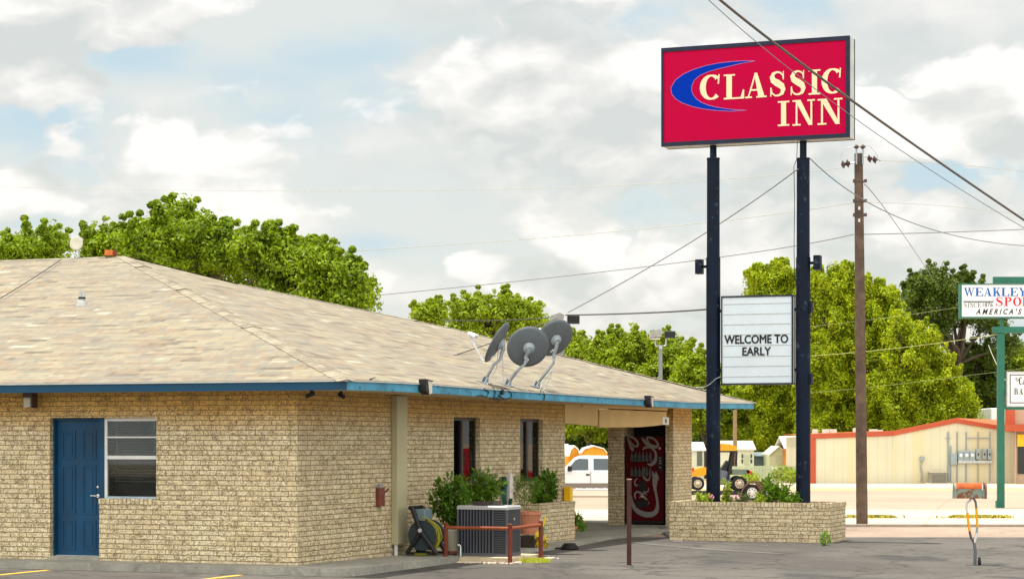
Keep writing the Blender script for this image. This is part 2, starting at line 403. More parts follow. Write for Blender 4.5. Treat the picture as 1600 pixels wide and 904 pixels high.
CHROME = mat('bright_metal', (.7, .7, .7), .25, .9, var=.05)
RUST = mat('rusty_iron', (.15, .030, .016), .7, var=.3, scale=8, bump=.3)
RUSTY_BOX = mat('rusted_red_box', (.16, .045, .03), .7, var=.3, scale=10)
NAVY = mat('navy_pole_paint', (.003, .008, .021), .55, spec=.15, var=.35, scale=2.5, col2=(.05, .07, .09), fac=(6, .60, .72))
WOOD = mat('weathered_pole_wood', (.13, .085, .06), .9, var=.3, scale=5, col2=(.075, .05, .038), fac=(2, .45, .65), bump=.5)
GREEN_PAINT = mat('green_sign_paint', (.02, .13, .085), .5, var=.15, scale=2)
TERRA = mat('terracotta', (.48, .18, .10), .8, var=.15)
YELLOW = mat('yellow_plastic', (.8, .45, .01), .45, var=.08)
ASPH = ground_mat('asphalt', (.074, .067, .060), (.110, .099, .087), .3, crack=.85, speck=.3, dark=(.042, .041, .042))
CONC = ground_mat('walk_concrete', (.25, .235, .20), (.32, .30, .25), .8, crack=.25, speck=.1)
# ================================================================== GROUND
def sheet(name, m, x0, x1, y0, y1, dz=0., label=None, kind='structure', step=None):
    ys = sorted({y0, y1} | {y for y in (46., 260.) if y0 < y < y1})
    b = MB()
    for a, c in zip(ys[:-1], ys[1:]):
        b.quad((x0, a, g(a)+dz), (x1, a, g(a)+dz), (x1, c, g(c)+dz), (x0, c, g(c)+dz))
    o = b.build(name, m); o['kind'] = kind
    return o
DIRT = ground_mat('pale_dirt', (.36, .28, .195), (.43, .34, .24), .12, speck=.12, dark=(.42, .40, .20))
LANE = ground_mat('worn_pink_paving', (.26, .195, .148), (.32, .245, .19), .25, crack=.35, speck=.15)
ROAD = ground_mat('road_surface', (.31, .235, .175), (.37, .285, .215), .1, speck=.1)
PALE = ground_mat('pale_concrete', (.41, .355, .27), (.48, .42, .325), .2, speck=.06)
GRASSD = ground_mat('dry_grass_soil', (.50, .36, .12), (.60, .45, .22), .3, speck=.25)
sheet('ground', DIRT, -1500, 1500, -60, 3000, -.03)
sheet('asphalt_lot', ASPH, -80, 60, -20, 47.4, 0.)
sheet('paved_lane', LANE, -80, 200, 47.4, 54.6, -.004)
b = MB(); b.box(-80, 200, 54.6, 54.9, g(54.6)-.1, g(54.6)+.06); o = b.build('kerb', mat('old_kerb', (.30, .25, .2), .9, var=.2)); o['kind'] = 'structure'
sheet('concrete_apron', PALE, -80, 200, 54.9, 62.5, .004)
sheet('concrete_verge', PALE, -80, 200, 62.4, 73.0, .008)
sheet('road', ROAD, -200, 300, 73.0, 118, .004)
sheet('dry_verge', GRASSD, -30, 45, 118, 126, .006)
sheet('far_pavement', PALE, -120, 200, 126, 149, .01)

# raised walk round the motel (its height falls to nothing at the far end)
def wz(ly): return .12 - .12*min(max(ly/19., 0), 1)
b = MB()
lys = [-.68, -.45, -.02, 4, 9, 13, 19, 23.4]; ed = [.98, 1.2, 1.24, 1.22, 1.22, .8, .72, .72]
pl = lambda lx, ly, z: tuple(Lw(lx, ly, z)-C0)
def L3(lx, ly, z): return (lx, ly, z)
for i in range(len(lys)-1):
    a, c = lys[i], lys[i+1]; lo = 0. if a < 12.9 else -12.
    b.quad(L3(lo, a, wz(a)), L3(ed[i], a, wz(a)), L3(ed[i+1], c, wz(c)), L3(lo, c, wz(c)))
    b.quad(L3(ed[i], a, -.1), L3(ed[i+1], c, -.1), L3(ed[i+1], c, wz(c)), L3(ed[i], a, wz(a)))
b.quad((-12, 12.1, wz(12)), (0, 12.1, wz(12)), (0, 13., wz(13)), (-12, 13., wz(13)))
b.quad((0, -.68, -.1), (.98, -.68, -.1), (.98, -.68, .12), (0, -.68, .12))
b.box(-26, 0, -.68, .12, -.1, .12)
walk = b.build('sidewalk', CONC); walk.location = C0; walk.rotation_euler = (0, 0, -TH); walk['kind'] = 'structure'
# painted bay lines
YL = mat('worn_yellow_line_paint', (.72, .43, .05), .8, var=.2, scale=8, col2=(.3, .22, .12), fac=(14, .58, .66))
for px, w in ((75, 'left'), (376, 'right')):
    lx = on_ly(px, -.85)
    b = MB(); b.quad((lx-.06, -5.6, .004), (lx+.06, -5.6, .004), (lx+.06, -.85, .004), (lx-.06, -.85, .004))
    o = b.build('parking_line', YL); o.location = C0; o.rotation_euler = (0, 0, -TH); o['kind'] = 'structure'
# worn pale streaks where the seal coat ends in front of the planter
WORN = mat('worn_pale_streak', (.145, .135, .12), .9, var=.2, scale=5, col2=(.095, .088, .078), fac=(2, .42, .56))
def streak(pts, w, z=.005):
    b = MB(); q = [P(x, y, gD(y)) for x, y in pts]
    b.ribbon([(p.x, p.y) for p in q], [w*(.5+.5*math.sin(math.pi*(i+.3)/len(q))) for i in range(len(q))], 0, lambda a, c, _: (a, c, z))
    o = b.build('worn_streak', WORN); o['kind'] = 'structure'
streak([(985, 846), (1040, 852), (1100, 857), (1160, 861), (1225, 865)], .34)
streak([(1000, 842), (1060, 846), (1130, 849), (1200, 852)], .22, .006)
streak([(968, 878), (985, 877), (1004, 878)], .16, .006)
streak([(1508, 870), (1530, 871), (1550, 871)], .14, .006)
streak([(1322, 866), (1360, 866), (1410, 868)], .1, .006)

# ================================================================== MOTEL
motel = lthing('motel', 'long single-storey cream brick motel with blue fascia and tan shingle hip roof', 'motel', 0, 0)
def part(mb, name, m, parent=motel, **k): return mb.build(name, m, parent, **k)
# openings on the door side
dx0, dx1, wx1 = on_ly(78, 0), on_ly(155, 0), on_ly(244, 0)
Z = lambda lx, ly, py: zl(lx, ly, py)
ztop = Z(dx1, 0, 652); zsill = Z(dx1, 0, 778); zdoor = .16
b = MB(); T = .22; ZT = 2.9
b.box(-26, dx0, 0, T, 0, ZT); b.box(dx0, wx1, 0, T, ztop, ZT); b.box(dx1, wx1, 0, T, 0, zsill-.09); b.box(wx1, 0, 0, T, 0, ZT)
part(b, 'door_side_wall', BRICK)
b = MB(); b.box(dx1-.0, wx1, -.02, T, zsill-.088, zsill); part(b, 'brick_sill', SOLDIER)
b = MB(); b.box(dx0+.0, dx1, -.0, .3, .10, zdoor+.02); part(b, 'threshold', CONC)
# long wall
w1 = (on_lx(709, 0), on_lx(750, 0)); w2 = (on_lx(813, 0), on_lx(848, 0)); wend = on_lx(882, 0)
zw = Z(0, (w1[0]+w1[1])/2, 651.5); zs1 = Z(0, w2[0], 757)
b = MB(); yy = [T, w1[0], w1[1], w2[0], w2[1], wend]
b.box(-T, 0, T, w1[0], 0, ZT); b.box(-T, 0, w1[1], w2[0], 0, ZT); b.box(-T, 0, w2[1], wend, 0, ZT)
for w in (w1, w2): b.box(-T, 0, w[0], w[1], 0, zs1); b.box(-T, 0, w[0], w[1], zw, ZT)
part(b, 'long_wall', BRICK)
for w in (w1, w2): b = MB(); b.box(-T, .025, w[0]-.05, w[1]+.05, zs1, zs1+.07); part(b, 'brick_sill', SOLDIER)
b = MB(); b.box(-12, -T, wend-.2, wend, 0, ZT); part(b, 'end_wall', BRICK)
# entry alcove with the drinks machine at the far end
lyA = 19.75
pa, pb_ = on_ly(950, lyA), on_ly(973, lyA)
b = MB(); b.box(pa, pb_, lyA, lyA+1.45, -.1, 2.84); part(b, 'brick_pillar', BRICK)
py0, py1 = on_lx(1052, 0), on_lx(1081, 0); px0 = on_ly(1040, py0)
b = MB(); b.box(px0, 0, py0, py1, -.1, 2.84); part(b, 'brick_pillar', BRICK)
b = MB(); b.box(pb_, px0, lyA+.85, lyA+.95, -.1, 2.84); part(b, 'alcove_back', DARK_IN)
b = MB(); b.box(pb_, px0, lyA-.05, lyA+.9, wz(19)+.002, .03); part(b, 'alcove_floor', CONC)
# header board over the opening
hb = [(883, 661), (934, 665), (936, 667.5), (999, 666.8), (1020, 665), (1041, 662.5)]
hp = [(on_lx(x, .02), y) for x, y in hb]; hp = [(ly, Z(.02, ly, y)) for ly, y in hp]
b = MB(); cut = hp[1][0]+.02
b.prism([hp[0], (hp[1][0], hp[1][1]), (hp[1][0], 2.83), (hp[0][0], 2.83)], -.10, .02, 'x')
part(b, 'header_board', HEADER)
b = MB(); b.prism([(p[0], p[1]) for p in hp[2:]]+[(hp[-1][0], 2.74), (hp[2][0]+.0, 2.74)], -.10, .03, 'x'); part(b, 'header_board', HEADER)
b = MB(); b.prism([(hp[0][0]+1.0, 2.765), (hp[-1][0], 2.765), (hp[-1][0], 2.83), (hp[0][0]+1.0, 2.83)], -.09, .05, 'x'); part(b, 'header_trim', HEADER)
b = MB(); ny = hp[-1][0]; q0, q1 = on_lx(1035, .04), on_lx(1045, .04)
sg = b.box(.032, .045, q0, q1, Z(.04, q0, 663), Z(.04, q0, 651)); o = part(b, 'room_number_plate', WHITE)
b = MB(); b.lathe([(.055, 0), (.055, .004)], 14, (.046, (q0+q1)/2, Z(.04, q0, 657)), (1, 0, 0)); b.build('emblem', mat('dark_green_print', (.02, .05, .03), .6), o)
# square boxed post beside the long wall
c0, c1 = on_lx(619, .12), on_lx(637, .12)
b = MB(); b.box(.002, .12, c0+.05, c1, Z(.12, c0, 850), 2.83, .008); part(b, 'boxed_post', BEIGE)
b = MB(); b.tube([(.06, c0+.12, .09), (.06, c0+.12, .42)], .035, 8); part(b, 'drain_pipe', WHITE_METAL)
# fascias
OX = 1.2; OY = -.75
fpx = [(540, 608.6), (610, 610.8), (674, 613.9), (770, 620.2), (860, 625.6), (960, 631.2), (1051, 636), (1080, 637.6), (1120, 637.9), (1178, 638.2)]
fp = []
for x, y in fpx:
    ly = on_lx(x, OX); fp.append((ly, Z(OX, ly, y)))
fp[0] = (OY, fp[0][1]); LEND = fp[-1][0]
zf0 = fp[0][1]
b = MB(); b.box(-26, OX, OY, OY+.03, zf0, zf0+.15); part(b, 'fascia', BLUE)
FH = .15
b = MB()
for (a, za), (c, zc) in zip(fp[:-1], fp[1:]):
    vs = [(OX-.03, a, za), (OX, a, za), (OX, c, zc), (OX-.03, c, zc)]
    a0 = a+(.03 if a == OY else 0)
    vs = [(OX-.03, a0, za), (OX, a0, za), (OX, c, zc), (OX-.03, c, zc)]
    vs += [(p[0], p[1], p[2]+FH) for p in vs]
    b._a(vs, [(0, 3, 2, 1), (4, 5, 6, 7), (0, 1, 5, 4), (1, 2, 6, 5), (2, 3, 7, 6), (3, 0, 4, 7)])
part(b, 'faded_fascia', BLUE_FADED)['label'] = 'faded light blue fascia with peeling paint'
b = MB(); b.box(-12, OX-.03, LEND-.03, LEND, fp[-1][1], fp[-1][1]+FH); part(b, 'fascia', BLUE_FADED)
# soffits
b = MB(); zs = zf0+.012
b.box(-26, OX-.03, OY+.03, 0.0, zs, zs+.02)
part(b, 'soffit', SOFFIT)
b = MB()
for (a, za), (c, zc) in zip(fp[:-1], fp[1:]):
    a = max(a, 0.0)
    b.quad((0, a, za+.012), (0, c, zc+.012), (OX-.03, c, zc+.012), (OX-.03, a, za+.012))
b.quad((-12, wend, 2.86), (-12, LEND-.05, 2.86), (0, LEND-.05, 2.86), (0, wend, 2.86))
part(b, 'soffit', SOFFIT)
# roof
S = .296; ZE = zf0+FH+.01
A = (OX+.03, OY-.03)
def zr(lx): return ZE+S*(OX-lx)
def zfr(ly): return ZE+S*(ly-OY)
tG = 9.86
G = (OX-tG, OY+tG, zr(OX-tG)); F_ = (-6.95, 10.82, zr(-6.95)); E_ = (OX-5.85, LEND-5.85, zr(OX-5.85)); RL = (-40, G[1], G[2])
b = MB()
hipn = (OX-1, OY+1, zr(OX-1)); hipf = (OX-1, LEND-1, zr(OX-1))
Ac = (OX+.03, OY-.03, ZE-.006)
b.poly([(-40, OY-.03, ZE-.006), Ac, hipn, G, RL])
eav = [(OX+.03, OY-.03, ZE-.006)]+[(OX+.03, ly, z+FH+.006) for ly, z in fp[1:-1]]+[(OX+.03, LEND+.03, fp[-1][1]+FH+.006)]
inn = [hipn]+[(OX-1, ly, zr(OX-1)) for ly, z in fp[1:-1]]+[hipf]
for i in range(len(eav)-1): b.quad(eav[i], eav[i+1], inn[i+1], inn[i])
b.poly(inn+[E_, F_, G])
K = (-10.4, LEND+.03, ZE); M_ = (-16, G[1]+tG, ZE)
b.poly([eav[-1], K, E_, hipf]); b.poly([K, F_, E_]); b.poly([K, M_, F_]); b.poly([M_, G, F_]); b.poly([M_, (-40, G[1]+tG, ZE), RL, G])
roof = part(b, 'roof', SHINGLE)
# thickness of the shingle edge
b = MB(); b.box(-40, OX+.028, OY-.028, OY-.001, ZE-.034, ZE-.010)
for i in range(len(eav)-1):
    p, q = eav[i], eav[i+1]; y0 = p[1]+(.03 if i == 0 else 0)
    vs = [(OX+.001, y0, p[2]-.028), (OX+.028, y0, p[2]-.028), (OX+.028, q[1], q[2]-.028), (OX+.001, q[1], q[2]-.028)]
    vs += [(v[0], v[1], v[2]+.024) for v in vs]
    b._a(vs, [(0, 3, 2, 1), (4, 5, 6, 7), (0, 1, 5, 4), (1, 2, 6, 5), (2, 3, 7, 6), (3, 0, 4, 7)])
b.build('drip_edge', mat('drip_edge', (.5, .49, .45), .6), roof)
# ridge caps: a course of short overlapping shingles along every hip and ridge
CAPM = mat('cap_shingle', (.21, .178, .135), .95, var=.3, scale=3, col2=(.29, .255, .19), fac=(2.2, .45, .55), spec=.2)
b = MB(); rnd = random.Random(4)
def caps(p, q, w, sag):
    p, q = Vector(p), Vector(q); d = q-p; n_ = int(d.length/.16); t = d.normalized()
    side = t.cross(Vector((0, 0, 1))).normalized()
    for i in range(n_):
        a = p+t*(i*.16); c = p+t*(i*.16+.2)
        j = rnd.uniform(-.01, .01); lift = .005+rnd.uniform(0, .004)+(.018 if rnd.random() < .015 else 0)
        u0, u1 = Vector((0, 0, lift)), Vector((0, 0, .002))
        dn = Vector((0, 0, -sag*w)); s0 = side*(w+j)
        for sg_ in (-1, 1):
            b.quad(a+u0, a+u0+s0*sg_+dn, c+u1+s0*sg_+dn, c+u1); b.quad(a+u0, a+u0+s0*sg_+dn, a+s0*sg_+dn-u0*.5, a-u0*.5)
caps(Ac, G, .16, .20); caps(eav[-1], E_, .16, .20); caps(E_, F_, .15, .25); caps(F_, G, .15, .1); caps(G, (-26, G[1], G[2]), .15, .28)
b.build('ridge_cap', CAPM, roof)

# ---- window and door on the short side
b = MB(); fy = .10
jx = on_ly(163.5, fy); wx0 = jx; wr = wx1-.0
fr = MB()
fr.box(wx0, wx0+.045, fy, fy+.06, zsill, ztop); fr.box(wr-.03, wr, fy, fy+.06, zsill, ztop)
fr.box(wx0+.045, wr-.03, fy, fy+.06, ztop-.055, ztop)
zA = Z(wx0, 0, 682.5); zB = Z(wx0, 0, 714)
fr.box(wx0+.045, wr-.03, fy+.005, fy+.05, zA-.012, zA+.012); fr.box(wx0+.045, wr-.03, fy-.012, fy+.055, zB-.028, zB+.028)
fr.box(wx0+.045, wr-.03, fy+.005, fy+.05, zsill, zsill+.03)
w = fr.build('window', WHITE_METAL, motel); w['label'] = 'white framed sash window beside the blue door'
MB().box(wx0+.05, wr-.035, fy+.025, fy+.031, zsill+.03, ztop-.055).build('pane', GLASS, w)
bl = MB()
for i in range(22):
    z = ztop-.09-i*.045
    if z < zsill+.02: break
    tl = -.002
    bl.quad((wx0+.06, fy+.12, z), (wr-.04, fy+.12, z+.004*math.sin(i*1.7)), (wr-.04, fy+.135, z+tl+.008), (wx0+.06, fy+.135, z+tl+.008))
for xx in (wx0+.16, wr-.16): bl.box(xx, xx+.006, fy+.105, fy+.11, zB, ztop-.06)
bl.build('blinds', mat('grey_blind', (.34, .34, .32), .7), w)
MB().box(wx0, wr, fy+.35, fy+.36, zsill, ztop).build('dark_room_sheet', mat('dark_room_sheet', (.06, .045, .04), .9, var=.4, scale=5), w)  # dark sheet standing in for the unlit room behind the glass
MB().box(wx0+.05, wr-.03, fy-.03, fy, zsill, zsill+.035).build('window_ledge', mat('bluish_ledge', (.30, .38, .44), .5), w)
dr = MB(); dy = .13
doorL, doorR = on_ly(88, dy), on_ly(157, dy)
dr.box(doorL, doorR, dy+.03, dy+.075, zdoor+.03, ztop-.03)
door = dr.build('door', BLUE_DOOR, motel)
pn = MB(); dw = doorR-doorL
hts = [(.12, .60), (.70, 1.50), (1.60, ztop-zdoor-.2)]
for a, c in hts:
    for s in (0, 1):
        x0 = doorL+.10+s*(dw/2-.03); x1 = x0+dw/2-.17
        # moulded frame round each sunken panel
        for e0, e1, z0, z1 in ((x0, x1, a, a+.022), (x0, x1, c-.022, c), (x0, x0+.022, a+.022, c-.022), (x1-.022, x1, a+.022, c-.022)):
            pn.box(e0, e1, dy+.018, dy+.03, zdoor+z0, zdoor+z1)
        pn.box(x0+.06, x1-.06, dy+.02, dy+.03, zdoor+a+.06, zdoor+c-.06, .006)
pn.build('panel', BLUE_DOOR, door)
hx = on_ly(152, dy); hz = Z(hx, dy, 774)
hb_ = MB(); hb_.lathe([(.03, 0), (.03, .012)], 14, (hx, dy+.03, hz), (0, -1, 0)); hb_.tube([(hx, dy+.02, hz), (hx, dy-.03, hz), (hx-.11, dy-.03, hz+.004)], .009, 8); hb_.build('handle', CHROME, door)
kb = MB(); kb.lathe([(.027, 0), (.027, .01), (.016, .022)], 14, (hx-.0, dy+.03, Z(hx, dy, 760)), (0, -1, 0)); kb.build('deadbolt', CHROME, door)
fr = MB(); fr.box(dx0, doorL-.004, dy-.03, dy+.08, zdoor, ztop); fr.box(doorR+.004, jx, dy-.03, dy+.08, zdoor, ztop); fr.box(doorL-.004, doorR+.004, dy-.03, dy+.08, ztop-.04, ztop)
fr.box(doorL-.02, doorL-.004, dy-.045, dy-.03, zdoor, ztop-.04)
fr.build('door_frame', BLUE_DOOR, motel)
MB().box(doorL, doorR, dy-.02, dy+.1, zdoor+.012, zdoor+.03).build('door_sill', STEEL, motel)
# ---- narrow windows of the long wall
for i, (a, c) in enumerate((w1, w2)):
    fx = -.09; z0, z1 = zs1+.07, zw
    fr = MB(); m_ = a+(c-a)*.47
    fr.box(fx-.05, fx, a, a+.05, z0, z1); fr.box(fx-.05, fx, c-.05, c, z0, z1); fr.box(fx-.05, fx, a+.05, c-.05, z1-.06, z1); fr.box(fx-.05, fx, a+.05, c-.05, z0, z0+.05)
    fr.box(fx-.05, fx+.01, m_-.04, m_+.04, z0+.05, z1-.06)
    w = fr.build('window', BRONZE, motel); w['label'] = ('narrow dark window above the grey condenser' if i == 0 else 'narrow dark window near the brick flower box')
    MB().box(fx-.032, fx-.026, a+.05, m_-.04, z0+.05, z1-.06).build('pane', GLASS, w)
    MB().box(fx-.028, fx-.022, m_+.04, c-.05, z0+.05, z1-.06).build('pane', GLASS, w)
    MB().box(fx-.4, fx-.39, a-.1, c+.1, z0-.1, z1+.1).build('dark_room_sheet', MATS['dark_room_sheet'], w)  # same dark stand-in for the unlit room
# brick flower box against the wall
fa, fb_ = 9.37, on_lx(898, .5)
b = MB(); zt = .83
b.box(.38, .5, fa, fb_, -.05, zt-.08); b.box(.0, .38, fa, fa+.12, -.05, zt-.08); b.box(.0, .38, fb_-.12, fb_, -.05, zt-.08)
fbx = lthing('flower_box', 'low brick flower box built against the long motel wall', 'planter', 0, 0)
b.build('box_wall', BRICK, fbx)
b = MB(); b.box(.37, .51, fa-.01, fb_+.01, zt-.08, zt); b.box(0, .37, fa-.01, fa+.13, zt-.08, zt); b.box(0, .37, fb_-.13, fb_+.01, zt-.08, zt); b.build('coping', SOLDIER, fbx)
SOIL = mat('soil', (.10, .065, .04), .95, var=.3, scale=20)
MB().box(.0, .38, fa+.12, fb_-.12, .3, zt-.1).build('soil', SOIL, fbx)

# ================================================================== PYLON SIGN AND ITS PLANTER
S0 = P(1046, 783, 45.6); S0.z = 0
def s_on(px, sy):                                     # along-u distance where a sight line meets the plane sy
    r = (px-CX)/F_PX; a = S0+V*sy
    return (r*a.y-a.x)/(U.x-r*U.y)
def s_z(sx, sy, py): return EYE-(py-HY)/F_PX*(S0+U*sx+V*sy).y
def S_pt(px, py, sy): sx = s_on(px, sy); return sx, s_z(sx, sy, py)
PLN = s_on(1297.5, 0); PW = 1.36
pl_ = thing('brick_planter', 'long low brick planter under the tall red motel sign', 'planter', S0, -TH)
b = MB(); zt = .80; zc = zt-.085; bz = -.12
b.box(0, PLN, 0, .12, bz, zc); b.box(0, PLN, PW-.12, PW, bz, zc); b.box(0, .12, .12, PW-.12, bz, zc); b.box(PLN-.12, PLN, .12, PW-.12, bz, zc)
b.build('planter_wall', BRICK, pl_)
b = MB(); e = .012
b.box(-e, PLN+e, -e, .13, zc, zt); b.box(-e, PLN+e, PW-.13, PW+e, zc, zt); b.box(-e, .13, .13, PW-.13, zc, zt); b.box(PLN-.13, PLN+e, .13, PW-.13, zc, zt)
b.build('coping', SOLDIER, pl_)
MB().box(.12, PLN-.12, .12, PW-.12, .2, zc-.02).build('soil', SOIL, pl_)

SIGN = thing('pylon_sign', 'tall two-legged red motel sign with welcome board', 'sign', S0, -TH)
PY_ = PW/2
p1, p2 = s_on(1114.5, PY_), s_on(1255, PY_)
ft, fd = PY_-.26, PY_+.24                            # front and back of the cabinet
xl, xr = s_on(1033, ft), s_on(1327.5, ft)
xm = (xl+xr)/2
zb_ = s_z(xl, ft, 228.5); zt_ = (s_z(xl, ft, 74)+s_z(xr, ft, 57))/2
zb_ = (zb_+s_z(xr, ft, 215))/2
for px_, wd in ((p1, 1), (p2, 0)):
    zj = s_z(px_, PY_, 250); zk = s_z(px_, PY_, 402)
    b = MB(); b.lathe([(.148, .55), (.148, zk), (.135, zk+.01), (.132, zj), (.138, zj+.01), (.138, zj+.04), (.07, zj+.05), (.07, zb_+.1)], 22, (px_, PY_, 0))
    b.build('pole', NAVY, SIGN, smooth=False)
for k, sgn in ((0, -1), (1, 1)):                      # the two box lamps on the poles
    bx = (p1, p2)[k]; zc_ = s_z(bx, PY_, (416, 411)[k])
    a = bx+sgn*.30
    b = MB(); b.box(a-.07, a+.07, PY_-.1, PY_+.1, zc_-.15, zc_+.15, .01); lo = b.build('box_lamp', NAVY, SIGN)
    b = MB(); b.tube([(bx+sgn*.12, PY_, zc_), (a-sgn*.06, PY_, zc_)], .03, 8); b.build('bracket', NAVY, lo)
for yy_ in (480, 592):
    b = MB(); z_ = s_z(p2, PY_, yy_); b.box(p2+.13, p2+.19, PY_-.08, PY_+.08, z_-.11, z_+.11); b.build('clamp_box', NAVY, SIGN)
RED = mat('red_sign_face', (.47, .0, .042), .6, spec=.06, var=.06, scale=.8)
CREAM = mat('cream_lettering', (.82, .68, .42), .5, var=.04)
BLUEL = mat('blue_crescent', (.0, .03, .36), .7, spec=.05, var=.04)
CABM = mat('navy_cabinet_trim', (.008, .012, .035), .5, var=.3, scale=4)
CABS = mat('pale_cabinet_side', (.55, .55, .52), .5, var=.15, scale=4)
b = MB(); fw = .085
b.box(xl, xr, ft, ft+.06, zb_, zb_+fw); b.box(xl, xr, ft, ft+.06, zt_-fw, zt_); b.box(xl, xl+fw*.6, ft, ft+.06, zb_+fw, zt_-fw); b.box(xr-fw*.9, xr, ft, ft+.06, zb_+fw, zt_-fw)
b.box(xl, xr, fd-.06, fd, zb_, zb_+fw); b.box(xl, xr, fd-.06, fd, zt_-fw, zt_); b.box(xl, xl+fw, fd-.06, fd, zb_+fw, zt_-fw); b.box(xr-fw, xr, fd-.06, fd, zb_+fw, zt_-fw)
cab = b.build('cabinet', CABM, SIGN)
MB().box(xl+.006, xr-.006, ft+.06, fd-.06, zb_+.006, zt_-.006).build('cabinet_side', CABS, cab)
MB().box(xl+fw*.6, xr-fw*.9, ft+.022, ft+.059, zb_+fw, zt_-fw).build('face', RED, cab)
MB().box(xl+fw, xr-fw, fd-.059, fd-.022, zb_+fw, zt_-fw).build('face', RED, cab)
FY = ft+.02
def mp_abs(a, c, y): return (a, FY-.004-y, c)
# blue crescent, outline measured on the sign face
def R8(x, y): return S_pt(1000+x/2.443, 30+y/2.443, FY)
outer = [(440, 160), (400, 159), (350, 162), (300, 168), (250, 178), (205, 192), (165, 210), (135, 233), (118, 262), (121, 285), (135, 304), (160, 320), (200, 334), (240, 343), (290, 349), (350, 352), (408, 348)]
inner = [(440, 160), (380, 171), (340, 181), (300, 190), (262, 201), (230, 215), (208, 233), (198, 256), (198, 275), (204, 290), (216, 305), (235, 318), (260, 328), (290, 336), (330, 342), (365, 346), (408, 348)]
b = MB()
for i in range(len(outer)-1):
    q = [R8(*outer[i]), R8(*outer[i+1]), R8(*inner[i+1]), R8(*inner[i])]
    b.quad(*[mp_abs(p[0], p[1], 0) for p in q])
b.build('crescent', BLUEL, cab)
b = MB()                                            # thin pale outline of the crescent
ol = [R8(*p) for p in outer]; b.ribbon(ol, .012, .002, mp_abs); il = [R8(*p) for p in inner]; b.ribbon(il, .012, .003, mp_abs)
b.build('crescent_outline', mat('crescent_edge', (.45, .12, .32), .5), cab)

